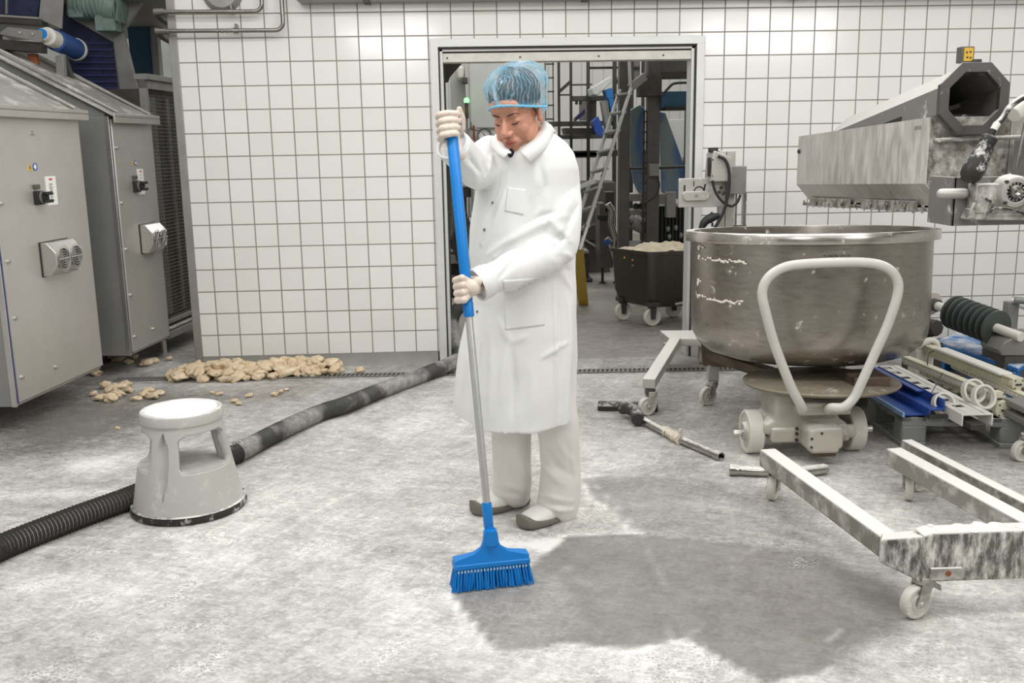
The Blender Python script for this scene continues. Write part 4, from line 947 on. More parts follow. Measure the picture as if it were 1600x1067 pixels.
MB().lathe([(0,.022),(.008,.026),(.012,.03),(.024,.028),(.028,.018),(.028,.008)], c, (0,-1,0), 28).build('shaft_end', M['chrome'], gm)
for k in range(14):
    a = 2*PI*k/14; MB().ell(c+V((.035*math.cos(a),-.013,.035*math.sin(a))), (.005,.005,.005), None, 8, 6).build('bearing_ball', M['chrome'], gm)
for sx, sz in ((-1,1),(-1,-1),(1,1),(1,-1)): MB().cyl(c+V((sx*.042,-.012,sz*.042)), c+V((sx*.042,-.023,sz*.042)), .007, n=10).build('bolt', M['steel_dark'], gm)
m = MB(); q = hp_(.02,-.30,-.10); m.cyl(q+V((.09,0,-.01)), q+V((.12,0,-.01)), .085, n=40); m.build('pulley', M['flour_steel'], t, bevel=.004)
m = MB(); e0 = A(1472,303,By-.01); m.capsule(e0, e0+V((.09,0,0)), .022); o = m.build('lever_tongue', M['stand'], t)
# connector and its cable
a, b = A(1512,283,By-.05), A(1543,222,By-.05); dd = (b-a).normalized()
cn = MB().lathe([(.0,0),(.028,.0),(.042,.02),(.046,.06),(.040,.10),(.034,.13),(.036,.135),(.036,.15),(.030,.152),(.030,.165),(.032,.167),(.032,.19),(.018,.20),(0,.2)], a, dd, 28).build('cable_connector', M['black_dusty'], t)
e = a+dd*.19; cp = bez([e, e+dd*.05, A(1566,185,By-.03), A(1580,165,By), A(1610,148,By+.05), A(1660,140,By+.2)], 8)
MB().tube(cp, .0125, 12).build('cable', M['black_dusty'], cn)
MB().tube([cp[5], cp[8], cp[10]], .0145, 12).build('white_tape', M['white_plastic'], cn)
m = MB(); m.tube(bez([A(1545,332,By-.09), A(1560,325,By-.1), A(1590,330,By-.09), A(1620,345,By-.05)], 6), .004, 8); m.tube(bez([A(1540,310,By-.08), A(1552,318,By-.09), A(1542,336,By-.09)], 6), .004, 8); m.build('thin_cable', M['black_dusty'], gm)
# boxes towards the column at the right edge
m = MB(); a = A(1575,180,-2.35); m.box(a.x, a.x+.5, -2.35, -2.1, a.z-.25, a.z); m.build('guard_box', M['stand'], t, bevel=.006)
m = MB(); m.cyl(A(1583,180,-2.5), A(1625,150,-2.45), .035, n=24); m.build('white_tube_end', M['white_plastic'], t, bevel=.004)
m = MB(); m.cyl(A(1588,262,-2.64), A(1606,180,-2.64), .009); m.build('push_rod', M['chrome'], t)

# ---------------------------------------------------------------- lifting stand behind the bowl
t = thing('wheeled_stand', (3.33,-.6,0), 'light grey wheeled steel stand with control plate and black cable behind the mixing bowl', 'stand')
Ys = -.62
a, b = A(1126,236,Ys), A(1150,236,Ys)
m = MB(); m.box(a.x, b.x, Ys, Ys+.06, .2, a.z); m.build('column', M['stand'], t, bevel=.003)
m = MB(); c = A(1140,520,Ys); m.box(a.x+.035,a.x+.04,Ys-.002,Ys,.3,a.z-.005); m.build('column_seam', M['frame_grey'], t)
m = MB(); g = G(1063,532,.205); m.prism([(g.x-.06,-.38,.16),(g.x+.12,-.42,.16),(a.x+.1,Ys,.16),(a.x+.1,Ys+.2,.16),(g.x+.15,-.12,.16),(g.x-.07,-.10,.16)], (0,0,.05)); m.build('base_plate', M['stand'], t, bevel=.004)
p, q = V((3.09,-.33,.185)), V((G(1014,598,.19).x, G(1014,598,.19).y, .185)); m = MB(); m.beam(p, q, .07, .055); m.beam(V((3.2,-.3,.185)), V((3.62,-1.0,.185)), .07, .055); m.build('base_leg', M['stand'], t, bevel=.004)
d = (q-p).normalized(); cc = q-d*.04; MB().box(cc.x-.025,cc.x+.025,cc.y-.025,cc.y+.025,.115,.165).build('caster_socket', M['frame_grey'], t)
caster(t, cc.x+.01, cc.y, .13, .052, math.radians(200), fm='stand'); caster(t, 3.02, -.33, .17, .045, math.radians(140)); caster(t, 3.30, -.2, .17, .045, math.radians(250)); caster(t, 3.6, -.98, .16, .05, math.radians(200))
a1, b1 = A(1061,279,Ys-.08), A(1127,323,Ys-.08)
m = MB(); m.box(a1.x, b1.x, Ys-.08, Ys-.06, b1.z, a1.z); cp_ = m.build('control_plate', M['stand'], t, bevel=.003)
w_, h_ = b1.x-a1.x, a1.z-b1.z
m = MB(); zc = a1.z-h_*.60; m.prism([(a1.x+w_*x, Ys-.094, zc+h_*z) for x, z in ((.10,-.09),(.17,-.17),(.62,-.17),(.70,-.08),(.70,.08),(.64,.14),(.15,.14),(.09,.07))], (0,.014,0)); sp_ = m.build('cover_plate', M['stand'], cp_, bevel=.002)
m = MB(); m.tube([(a1.x+w_*(.395+.035*math.cos(k)), Ys-.0955, zc+h_*.04*math.sin(k)) for k in [2*PI*i/16 for i in range(16)]], .0015, 6, closed=True); m.build('knob_mark', M['ink'], sp_)
zc2 = a1.z-h_*.30; S = .5
m = MB(); m.cbox((a1.x+w_*.13,Ys-.081,zc2-.005), (.010,.002,.035)); m.cbox((a1.x+w_*.345,Ys-.081,zc2+.02), (.006,.002,.03)); m.cbox((a1.x+w_*.60,Ys-.081,zc2-.003), (.010,.002,.04), (0,.15,0))
m.tube([(a1.x+w_*.47+.03*math.cos(k), Ys-.081, zc2-.028+.03*math.sin(k)) for k in [PI*.05+PI*.9*i/12 for i in range(13)]], .004, 6); m.build('plate_cutouts', M['black'], cp_)
m = MB(); aa, bb = A(1112,238,Ys-.10), A(1141,283,Ys-.10); m.prism([(aa.x-.01,Ys-.13,bb.z),(bb.x,Ys-.13,bb.z),(bb.x,Ys-.13,aa.z-.035),(aa.x+.012,Ys-.13,aa.z+.01),(aa.x,Ys-.13,aa.z-.01)], (0,.16,0)); m.build('valve_box', M['stand'], t, bevel=.004)
m = MB(); m.box(aa.x-.008,aa.x+.04,Ys-.10,Ys-.04,aa.z+.0,aa.z+.028); m.box(aa.x-.02,aa.x-.008,Ys-.12,Ys-.08,bb.z+.03,aa.z-.03); m.build('plug', M['black'], t, bevel=.003)
for z in (.2, .75): MB().cyl((aa.x+.0, Ys-.134, bb.z+(aa.z-bb.z)*z), (aa.x+.0, Ys-.128, bb.z+(aa.z-bb.z)*z), .004, n=8).build('screw', M['black'], t)
m = MB(); aa, bb = A(1141,260,Ys-.05), A(1165,303,Ys-.05); m.box(aa.x,bb.x,Ys-.06,Ys+.06,bb.z,aa.z); m.build('junction_box', M['frame_lt'], t, bevel=.004)
m = MB(); aa, bb = A(1152,300,Ys-.02), A(1167,353,Ys-.02); m.cyl((aa.x,Ys,bb.z),(aa.x,Ys,aa.z),.007); m.cyl((bb.x-.012,Ys,bb.z),(bb.x-.012,Ys,aa.z),.011); m.box(aa.x-.012,bb.x,Ys-.01,Ys+.015,bb.z-.008,bb.z+.006); m.build('guide_rods', M['chrome'], t)
def APs(l, Y): return [A(px,py,Y) for px,py in l]
m = MB(); m.tube(bez(APs([(1122,244),(1133,250),(1139,266),(1139,290),(1134,320),(1125,342),(1110,366)], Ys-.15), 7), .0095, 10); m.tube(bez(APs([(1113,282),(1118,300),(1128,314),(1142,322),(1152,316),(1157,304)], Ys-.14), 7), .008, 10); m.build('cable', M['black'], t)
m = MB(); m.tube(bez(APs([(1094,362),(1101,347),(1112,340),(1124,337)], Ys-.12), 6), [.016,.017,.018,.02,.022,.024,.024,.026,.026,.028,.028,.028,.028,.026,.024,.022,.02,.018,.016], 14)
for px, py in ((1112,334),(1113,351)): c = A(px,py,Ys-.12); m.cyl(c+V((0,0,-.012)), c+V((0,0,.012)), .007, n=8)
m.build('cable_plug', M['black'], t, bevel=.002)
m = MB(); 
for px, py in ((1127,293),(1133,300),(1124,300),(1130,303)): c = A(px,py,Ys-.09); m.ell(c, (.010,.01,.010), None, 10, 8)
m.build('fittings', M['steel_dark'], t)

# ---------------------------------------------------------------- pallet and machine parts on it
pf0, pf1, pb0 = G(1410,652,.15), G(1592,654,.15), G(1334,601,.15)
ex = V((pf1.x-pf0.x, pf1.y-pf0.y, 0)).normalized(); ey = V((-ex.y, ex.x, 0)); W_, D_ = .60, .80
ey = V((pb0.x-pf0.x, pb0.y-pf0.y, 0)).normalized()
def PB(u0, u1, v0, v1, z0, z1, o=pf0, ex=ex, ey=ey):
    b = V((o.x, o.y, 0)); return [b+ex*u+ey*v+V((0,0,z)) for z in (z0, z1) for u, v in ((u0,v0),(u1,v0),(u1,v1),(u0,v1))]
t = thing('plastic_pallet', (pf0.x+.3, pf0.y+.4, 0), 'grey plastic pallet loaded with cream bars and blue profiles beside the mixing bowl', 'pallet')
m = MB(); m.hexa(PB(0,W_,0,.09,.105,.15)); m.hexa(PB(0,W_,.355,.445,.105,.15)); m.hexa(PB(0,W_,.71,.80,.105,.15))
for u in (0,.07,.14,.21,.28,.35,.42,.49,.555): m.hexa(PB(u,u+.045,.0,.80,.125,.15))
for v in (.16,.25,.52,.61): m.hexa(PB(0,W_,v,v+.04,.115,.148))
m.build('deck', M['pallet'], t, bevel=.004)
for u0, u1 in ((0,.12),(.46,.60)):
    for v0, v1 in ((0,.11),(.345,.455),(.69,.80)): 
        m = MB(); m.hexa(PB(u0,u1,v0,v1,.02,.11)); m.build('block', M['pallet'], t, bevel=.012)
    m = MB(); m.hexa(PB(u0,u1,0,.80,0,.024)); m.build('runner', M['pallet'], t, bevel=.004)
# long bars: (photo start, photo end, z, width, height)
def bar_axis(p, q, z): return G(p[0],p[1],z), G(q[0],q[1],z)
# blue profiles
t = thing('blue_profile', G(1400,610,.16), 'royal blue plastic profile with a pale edge at the left of the pallet', 'profile')
a, b = bar_axis((1352,603), (1428,648), .165); 
m = MB(); s_, u_ = frame_for(b-a); m.beam(a, b, .10, .012); m.beam(a+s_*-.048+V((0,0,.02)), b+s_*-.048+V((0,0,.02)), .01, .05); m.build('profile_body', M['blue_dk'], t, bevel=.003)
m = MB(); m.beam(a+s_*.05, b+s_*.05, .01, .022); m.build('pale_edge', M['blue_lt'], t)
m = MB(); m.beam(a-(b-a).normalized()*-.0+V((0,0,.012)), a+(b-a)*.2+V((0,0,.012)), .04, .01); m.build('pale_patch', M['blue_lt'], t)
t = thing('blue_profile', G(1440,620,.2), 'second, longer royal blue channel profile leaning right of the pale-edged one', 'profile')
a, b = bar_axis((1362,585), (1464,640), .205)
m = MB(); s_, u_ = frame_for(b-a); m.beam(a, b, .075, .010, off=0); m.beam(a+s_*-.035+V((0,0,.022)), b+s_*-.035+V((0,0,.022)), .008, .05); m.beam(a+s_*.035+V((0,0,-.02)), b+s_*.035+V((0,0,-.02)), .008, .04); m.beam(a+s_*-.02+V((0,0,.038)), a+(b-a)*.72+s_*-.02+V((0,0,.038)), .05, .008)
m.build('profile_body', M['blue_dk'], t, bevel=.002)
m = MB(); m.beam(b+V((0,0,-.03)), b+(b-a).normalized()*.02+V((0,0,-.03)), .09, .02); m.build('end_clip', M['steel_dark'], t)
# white channel with square holes
t = thing('white_channel', G(1460,605,.2), 'white slotted channel with a row of square holes on the pallet', 'channel')
a, b = bar_axis((1384,572), (1528,648), .215); s_, u_ = frame_for(b-a); L = (b-a).length; dd = (b-a).normalized()
m = MB(); hwid = .070; hs = .05; segs = [.03+.115*k for k in range(int((L-.05)/.115))]
m.beam(a+s_*-(hwid-.02), b+s_*-(hwid-.02), .04, .008); m.beam(a+s_*(hwid-.012), b+s_*(hwid-.012), .024, .008); m.beam(a+s_*-.022, b+s_*-.022, .03, .008)
pos = 0
for k in segs: m.beam(a+dd*pos+s_*.020, a+dd*k+s_*.020, .062, .008); pos = k+.055
m.beam(a+dd*pos+s_*.020, b+s_*.020, .062, .008)
m.beam(a+s_*hwid+V((0,0,-.025)), b+s_*hwid+V((0,0,-.025)), .006, .055); m.beam(a+s_*-hwid+V((0,0,-.025)), b+s_*-hwid+V((0,0,-.025)), .006, .055); m.build('channel_body', M['white_bar'], t, bevel=.0015)
t_ = MB(); t_.beam(a+s_*.02+V((0,0,-.045)), b+dd*.05+s_*.02+V((0,0,-.045)), .07, .03); tag(t_.build('dark_bar', M['steel_dark'], bevel=.004), 'dark steel bar lying under the slotted white channel', 'bar')
def toothed(p, q, z, wd, ht, label, cap_r, mat='cream_plastic', teeth=46, white=True):
    a, b = bar_axis(p, q, z); s_, u_ = frame_for(b-a); dd = (b-a).normalized(); L = (b-a).length
    t = thing('cream_bar', (a+b)/2, label, 'bar', None)
    m = MB(); m.beam(a, b, wd*.62, ht); m.beam(a+V((0,0,ht*.42)), b+V((0,0,ht*.42)), wd*.8, ht*.18); bd = m.build('bar_body', M[mat], t, bevel=.004)
    m = MB(); m.beam(a+s_*-wd*.42+V((0,0,ht*.1)), b+s_*-wd*.42+V((0,0,ht*.1)), wd*.25, ht*.5)
    for k in range(teeth): c = a+dd*(L*(k+.5)/teeth)+s_*(wd*.36); m.beam(c-dd*(L/teeth*.28), c+dd*(L/teeth*.28), wd*.12, ht*.42)
    m.build('teeth', M['white_bar' if white else mat], bd, bevel=.0015)
    m = MB(); m.lathe([(0,.012),(cap_r*.3,.012),(cap_r*.95,.008),(cap_r,0),(cap_r,-.02),(cap_r*.6,-.03)], b, dd, 28); c_ = m.build('end_cap', M['cream_plastic'], t)
    m = MB()
    for k in range(4): an = PI/4+k*PI/2; c = b+dd*.009+s_*(cap_r*.8*math.cos(an))+u_*(cap_r*.8*math.sin(an)); m.cyl(c, c+dd*.003, .004, n=8)
    m.beam(b+dd*.014+s_*-.012, b+dd*.014+s_*.018, .006, .008); o = m.build('cap_screw', M['steel_dark'], c_)
toothed((1415,562), (1560,622), .235, .060, .045, 'cream toothed bar with round end cap, beside the slotted channel', .036)
toothed((1434,540), (1590,600), .27, .075, .06, 'longest cream toothed bar, topmost beside the blue board', .034, teeth=52, white=False)
toothed((1440,580), (1568,640), .185, .05, .03, 'low cream bar ending in the largest round cap, beneath the two rings', .046, teeth=24)
toothed((1490,570), (1612,626), .225, .05, .035, 'cream bar running out of the right edge of the photo', .03, teeth=20)
a, b = bar_axis((1470,545), (1572,585), .30); m = MB(); m.beam(a, b, .075, .018); tag(m.build('white_board', M['white_bar'], bevel=.008), 'flat white plastic strip lying on top of the longest cream bar', 'strip')
m = MB(); m.tube(bez([G(1460,548,.33), G(1452,552,.31), G(1449,565,.28), G(1450,572,.25)], 6), .003, 8); tag(m.build('wire_loop', M['steel_dark']), 'thin wire loop around the upper end of the longest cream bar', 'wire')
def ring(px, py, z, r, label, tilt, grp=None):
    c = G(px, py, z); ax = V(tilt).normalized(); m = MB(); w2 = .016
    m.lathe([(r*.80,-w2),(r,-w2),(r,w2),(r*.80,w2)], c, ax, 44, closed=True); tag(m.build('plastic_ring', M['white_plastic'], bevel=.002), label, 'ring', grp)
ring(1537,620,.255,.060, 'front grey-white ring of the pair at the end of the toothed bar', (.15,-1,.35))
ring(1521,611,.27,.060, 'rear grey-white ring of the overlapping pair', (.15,-1,.35))
ring(1474,631,.215,.056, 'single grey-white ring at the end of the blue profiles', (.1,-1,.45))
a, b = G(1449,625,.22), G(1473,583,.30); tag(MB().cyl(a, b, .0022, n=8).build('thin_stick', M['ink_dark']), 'thin dark stick leaning across the slotted white channel', 'stick')
# blue board and ribbed roller behind
q0, q1, q2 = G(1461,532,.19), G(1592,574,.19), G(1508,512,.19)
e1 = (q1-q0); e2 = (q2-q0)
t = thing('blue_pallet', (q0+q1)/2*1.0-V((0,0,.19)), 'bright blue plastic pallet dusted with flour under the ribbed roller by the wall', 'pallet')
b2 = q0+e2*1.15
m = MB(); lo = [q0, q1, q1+e2*1.15, b2]; lift = lambda p, z: V((p.x, p.y, z))
m.hexa([lift(p, .15) for p in lo]+[lift(p, .19) for p in lo]); m.build('deck', M['blue_board'], t, bevel=.015, seg=3)
for f in (.04, .45, .86):
    p = q0+e1*f; m = MB(); pts = [p, p+e1*.11, p+e1*.11+e2*1.15, p+e2*1.15]; m.hexa([lift(x, .0) for x in pts]+[lift(x, .152) for x in pts]); m.build('runner', M['blue_board'], t, bevel=.006)
def spool(pa, pb, n, r, label, flange=True):
    pa, pb = V(pa), V(pb); d = (pb-pa).normalized(); L = (pb-pa).length
    t = thing('ribbed_roller', (pa+pb)/2-V((0,0,.1)), label, 'roller')
    MB().cyl(pa-d*.20, pb+d*.20, .028, n=24).build('shaft', M['white_plastic'], t, bevel=.004)
    MB().cyl(pa+d*.005, pb-d*.005, r*.55, n=28).build('core', M['black'], t)
    for k in range(n):
        c = pa+d*(L*k/(n-1)); MB().lathe([(.028,-.006),(r*.96,-.006),(r,-.003),(r,.003),(r*.96,.006),(.028,.006)], c, d, 48, closed=True).build('disc', M['disc'], t)
    if flange:
        MB().lathe([(.03,-.006),(.075,-.006),(.078,0),(.075,.006),(.03,.006)], pa-d*.22, d, 36, closed=True).build('end_flange', plain('beige flange', (216,204,190), .5), t)
        MB().cyl(pa-d*.20, pa-d*.16, .04, n=20).build('collar', M['frame_grey'], t)
    return t
M['disc'] = dusty('dark green grey disc', (70,76,73), .5, 0, (1,1,1), .08, dust=.28, top=.25, dscale=20)
ra_, rb_ = A(1492,488,-.78), A(1556,512,-1.12)
spool(ra_, rb_, 8, .105, 'roller of dark ribbed discs on a white shaft lying on the blue pallet')
spool(A(1622,485,-.55), A(1690,510,-.85), 6, .10, 'second ribbed roller cut off by the right edge of the photo', False)
a = A(1576,480,-.62); t_ = MB(); t_.box(a.x-.0,a.x+.07,-.62,-.55,.19,a.z+.03); t_.cyl((a.x+.02,-.64,a.z+.05),(a.x+.16,-.7,a.z+.04),.022); tag(t_.build('shaft_bracket', M['frame_lt'], bevel=.004), 'grey bracket holding a white shaft end near the right edge by the wall', 'bracket')
a = G(1562,520,.25); c = A(1600,545,-1.25)
m = MB(); a0, a1 = A(1562,540,-1.28)+V((.0,0,-.0)), A(1680,545,-1.28); m.prism([a0+V((0,0,-.03)), a0+V((.03,0,.02)), a0+V((.10,0,.055)), V((a1.x,a1.y,a0.z+.05)), V((a1.x,a1.y,a0.z-.07)), a0+V((.02,0,-.06))], (0,.22,0)); tag(m.build('grey_block', M['frame_lt'], bevel=.006), 'large grey angular casting at the right edge beside the ribbed roller', 'casting')
m = MB(); m.box(a0.x+.05, a0.x+.5, -1.26, -1.0, 0, a0.z-.065); tag(m.build('grey_crate', M['frame_grey'], bevel=.006), 'dark grey crate under the angular casting at the right edge', 'crate')
# dark hexagonal knob beside the bowl
c = A(1447,512,-.95); m = MB(); d = V((.3,-.9,.15)).normalized(); m.cyl(c, c+d*.09, .060, .05, n=8); m.cyl(c, c-d*.05, .045, n=20); m.cyl(c+V((.0,0,-.10)), c, .04, n=16); m.box(c.x-.07,c.x+.1,c.y-.03,c.y+.15,0,c.z-.09)
tag(m.build('hexagonal_knob', M['steel_dark'], bevel=.006), 'dark hexagonal knob on a machine part just right of the mixing bowl', 'machine part')
m = MB(); m.tube(bez(APs([(1432,543),(1450,532),(1462,534),(1466,545)], -1.2), 5), .018, 10); m.box(A(1432,548,-1.2).x, A(1460,548,-1.2).x, -1.2, -1.1, .0, A(1432,548,-1.2).z)
tag(m.build('white_elbow_part', M['white_plastic'], bevel=.004), 'white plastic elbow behind the upper end of the cream bars', 'machine part')
# trolley at the right edge
t = thing('small_trolley', G(1610,710), 'small wheeled trolley mostly cut off at the right edge below the pallet', 'trolley')
g = G(1600,722); caster(t, g.x+.02, g.y+.02, .16, .05, math.radians(190))
m = MB(); m.box(g.x+.01,g.x+.6,g.y-.06,g.y+.3,.16,.19); m.box(g.x+.02,g.x+.6,g.y-.05,g.y+.25,.21,.24); m.build('platform', M['frame_lt'], t, bevel=.004)
caster(t, g.x+.5, g.y+.2, .16, .05, math.radians(190))
# ---------------------------------------------------------------- hall seen through the doorway
def bx(px0, px1, py0, py1, Y, depth, name=None, mat=None, parent=None, bevel=.004, mb=None):
    """upright box whose front face stands at distance Y"""
    a, b = A(px0, py0, Y), A(px1, py1, Y); m = mb or MB()
    m.box(min(a.x,b.x), max(a.x,b.x), Y, Y+depth, min(a.z,b.z), max(a.z,b.z))
    return m.build(name, mat, parent, bevel=bevel) if name else m
def post(px0, px1, py0, Y, name, mat, parent=None, depth=None, py1=None, top=None):
    a, b = A(px0, 300, Y), A(px1, 300, Y); w_ = b.x-a.x; d = depth or w_
    z1 = top if top else A(px0, py0, Y).z; z0 = 0 if py1 is None else A(px0, py1, Y).z
    return MB().box(a.x, b.x, Y, Y+d, z0, z1).build(name, mat, parent, bevel=.004)
# dark steel posts at the front of the machine
t = thing('steel_machine_frame', A(1000,300,2.6)*1.0, 'dark steel portal frame with two thick posts behind the dough bin', 'machine frame'); t.location.z = 0; ORG[t.name] = V(t.location)
post(967,984,98,2.7,'post',M['frame_grey'],t,top=2.6); post(1011,1030,98,2.6,'post',M['frame_grey'],t,top=2.6)
bx(1012,1090,88,113,2.65,.12,'head_beam',M['frame_grey'],t); bx(1012,1090,113,122,2.63,.14,'head_beam',M['steel_dark'],t)
bx(1000,1034,118,150,2.55,.2,'gearbox',M['steel_dark'],t)
bx(1016,1030,256,275,2.5,.08,'terminal_box',M['frame_lt'],t); MB().tube(bez(APs([(1027,276),(1030,290),(1024,306),(1005,318)],2.5),6),.008,8).build('cable',M['black'],t)
m = MB(); m.cyl(A(984,263,2.72),A(1014,263,2.72),.012); m.cyl(A(1030,262,2.7),A(1076,260,2.7),.014); m.build('tie_rod',M['steel_dark'],t)
m = MB(); a, b = A(1005,175,2.66), A(1005,380,2.66); m.box(a.x,a.x+.02,2.66,2.68,0,a.z)
for k in range(14): z = b.z+(a.z-b.z)*k/13; m.box(a.x-.012,a.x+.03,2.64,2.70,z,z+.012)
m.build('chain_guard',M['steel_dark'],t)
bx(1033,1080,143,168,2.55,.25,'blue_drive_box',M['petrol'],t); bx(1040,1080,166,171,2.5,.3,'belt_edge',M['black'],t)
m = MB(); m.tube(bez(APs([(1034,150),(1046,136),(1056,130),(1085,129)],2.45),6),.012,8); m.build('hose_loop',M['steel_dark'],t)
bx(1073,1083,170,300,3.0,.1,'side_post',M['steel_dark'],t)
# hanging blue plastic chutes
m, nt, P = newmat('blue translucent film'); tcn = N(nt,'ShaderNodeTexCoord')
nt.links.new(mixc(nt, ramp(nt, noi(nt,1.6,3,.5,(2,2,1),dist=1), .42,.58), srgb(128,142,142), srgb(54,102,164)), P.inputs['Base Color']); P.inputs['Roughness'].default_value = .35; M['film'] = m
def sheet(l, Y, name, label, mat='film', dz=.05):
    pts = APs(l, Y); m = MB(); m.prism(pts, (0, dz, 0)); return tag(m.build(name, M[mat], bevel=.01, seg=3), label, 'chute')
sheet([(984,172),(1000,163),(1008,170),(1008,300),(998,302),(990,285),(985,255)], 3.0, 'blue_chute', 'greenish blue plastic chute hanging between the two thick posts')
sheet([(1030,174),(1040,176),(1052,210),(1068,255),(1080,300),(1062,312),(1034,300)], 3.05, 'blue_chute', 'wide blue plastic chute right of the thicker post')
a = A(1036,247,4.6); b = A(1082,186,4.6); tag(MB().box(a.x,b.x,4.6,4.9,a.z,b.z).box(a.x,a.x+.04,4.62,4.9,0,a.z).box(b.x-.04,b.x,4.62,4.9,0,a.z).build('pale_panel',M['hall'],bevel=.004), 'pale machine panel seen through the frame at the right of the doorway', 'panel')
# machinery under the chutes
t = thing('dosing_machine', V((3.75,3.2,0)), 'grey and dark dosing machinery low behind the dough bin', 'machine')
bx(1030,1050,303,318,2.9,.2,'hopper_foot',M['trim'],t); bx(1042,1056,300,340,2.85,.1,'bracket',M['trim'],t); bx(985,1013,303,314,2.9,.25,'tray',M['trim'],t); bx(984,1012,328,336,2.85,.25,'tray',M['trim'],t)
m = MB(); c = A(996,350,2.8); m.cyl(c+V((-.05,0,.03)), c+V((.07,0,-.03)), .075, n=20); m.cyl(c+V((-.08,0,.05)), c+V((-.05,0,.03)), .05, n=16); m.build('motor',M['trim'],t,bevel=.006)
bx(1030,1082,322,386,3.1,.4,'dark_cabinet',M['black'],t)
m = MB()
for k in range(9): a = A(1034+k*5.5,322,3.08); m.box(a.x,a.x+.012,3.06,3.09,0,a.z)
m.build('cabinet_rib',M['steel_dark'],t)
m = MB()
for px, py in ((1044,358),(1056,356),(1046,370),(1064,368),(1050,382)): c = A(px,py,3.0); m.ell(c,(.02,.02,.03),None,10,8)
m.build('valve_knob',M['trim'],t)
m = MB()
for px, py in ((993,322),(1001,322)): c = A(px,py,2.85); m.cyl(c, c+V((0,-.05,0)), .03, n=16)
m.build('roller_end',M['black'],t)
m = MB(); m.box(A(985,386,2.95).x, A(1085,386,2.95).x, 2.95, 3.6, 0, A(985,386,2.95).z); m.build('base',M['steel_dark'],t)
# upright grey cabinet between ladder and post
t = thing('grey_control_column', V((3.35,3.5,0)), 'narrow grey control column with feet standing right of the leaning ladder', 'control column')
bx(937,958,318,418,3.6,.35,'body',M['frame_grey'],t); bx(934,949,336,343,3.55,.05,'label_strip',M['black'],t); bx(946,960,300,330,3.6,.2,'head',M['steel_dark'],t)
a = A(940,418,3.6); m = MB()
for dx in (.03,.18): m.cyl((a.x+dx,3.75,0),(a.x+dx,3.75,a.z),.015); m.cyl((a.x+dx,3.75,0),(a.x+dx,3.75,.012),.04)
m.build('foot',M['steel_dark'],t)
m = MB(); m.tube(bez(APs([(948,372),(953,380),(958,395),(962,408)],3.5),5),.03,12); m.tube(bez(APs([(950,318),(956,330),(955,350),(961,372),(960,388)],3.45),5),.035,12); m.build('pneumatic_pipe',M['chrome'],t)
MB().cyl(A(948,378,3.5)+V((0,0,0)), A(948,378,3.5)+V((0,-.05,0)), .03, n=14).build('blue_knob',M['sign_blue'],t)
# dark machine body left of that column
dh = thing('dark_housing', V((3.2,4.7,0)), 'dark low machine housing seen between the ladder and the grey control column', 'machine housing'); bx(912,938,352,375,4.6,.5,'hood',M['steel_dark'],dh); a = A(914,375,4.6); MB().box(a.x,a.x+.3,4.65,5.0,0,a.z).build('stand',M['frame_grey'],dh)
a = A(906,300,5.2); tag(MB().box(a.x-.2,A(962,300,5.2).x,5.2,5.8,A(906,405,5.2).z,A(906,285,5.2).z).build('grey_machine_block',M['frame_grey'],bevel=.01), 'broad grey machine block far behind the leaning ladder', 'machine')
MB().hexa([A(916,378,4.4),A(938,392,4.4),A(938,392,4.4)+V((0,.5,0)),A(916,378,4.4)+V((0,.5,0)),A(916,375,4.4),A(938,388,4.4),A(938,388,4.4)+V((0,.5,0)),A(916,375,4.4)+V((0,.5,0))]).build('sheet_lip',M['trim'],dh,bevel=.003)
a = A(907,396,3.9); t_ = MB(); t_.box(a.x,A(920,396,3.9).x,3.9,4.2,.03,a.z); t_.box(a.x,A(925,396,3.9).x,3.85,4.25,0,.04); tag(t_.build('dark_crate',M['steel_dark'],bevel=.01), 'dark narrow crate on the floor behind the yellow ladder foot', 'crate')
tag(MB().box(A(906,396,3.9).x,A(920,396,3.9).x,3.88,4.22,A(907,396,3.9).z,A(907,392,3.9).z).build('crate_lid',M['trim']), 'pale lid on the dark narrow crate behind the yellow ladder foot', 'lid')
# mezzanine frame
mz = t = thing('mezzanine_frame', V((3.3,6.0,0)), 'dark steel mezzanine frame with railings across the back of the hall', 'steel frame')
Ym = 6.0
for px0, px1, name in ((873,876.5,'post'),(891.5,895,'post'),(917.5,922,'post'),(957.5,963,'post'),(984,989,'post'),(1002,1006,'post')):
    post(px0,px1,93,Ym,name,M['steel_dark'],t,depth=.08,top=3.2)
for x0,x1,y0,y1 in ((892,963,150,157),(858,962,190,196),(874,962,211,216),(922,960,105,107),(922,1000,104,106),(895,925,131,133),(875,893,147,149),(880,1000,236,243),(878,940,238,246),(963,1000,124,130)):
    bx(x0,x1,y0,y1,Ym+.05,.08,'beam',M['frame_grey'],t)
MB().beam(A(873,144,Ym),A(892,127,Ym),.04,.04).build('brace',M['steel_dark'],t)
bx(918,932,155,190,Ym+.1,.1,'web_plate',M['frame_grey'],t); bx(905,932,157,188,Ym+.6,.05,'panel',M['trim'],t)
t = thing('cage_ladder', V((3.0,7,0)), 'thin fixed steel ladder on the pale wall just right of the hairnet', 'ladder')
for px in (853,865): post(px,px+1.6,93,7.0,'rail',M['frame_grey'],t,depth=.04,top=3.3)
for k in range(8): bx(853,866,99+k*21.5,101+k*21.5,7.0,.03,'rung',M['frame_grey'],t,bevel=0)
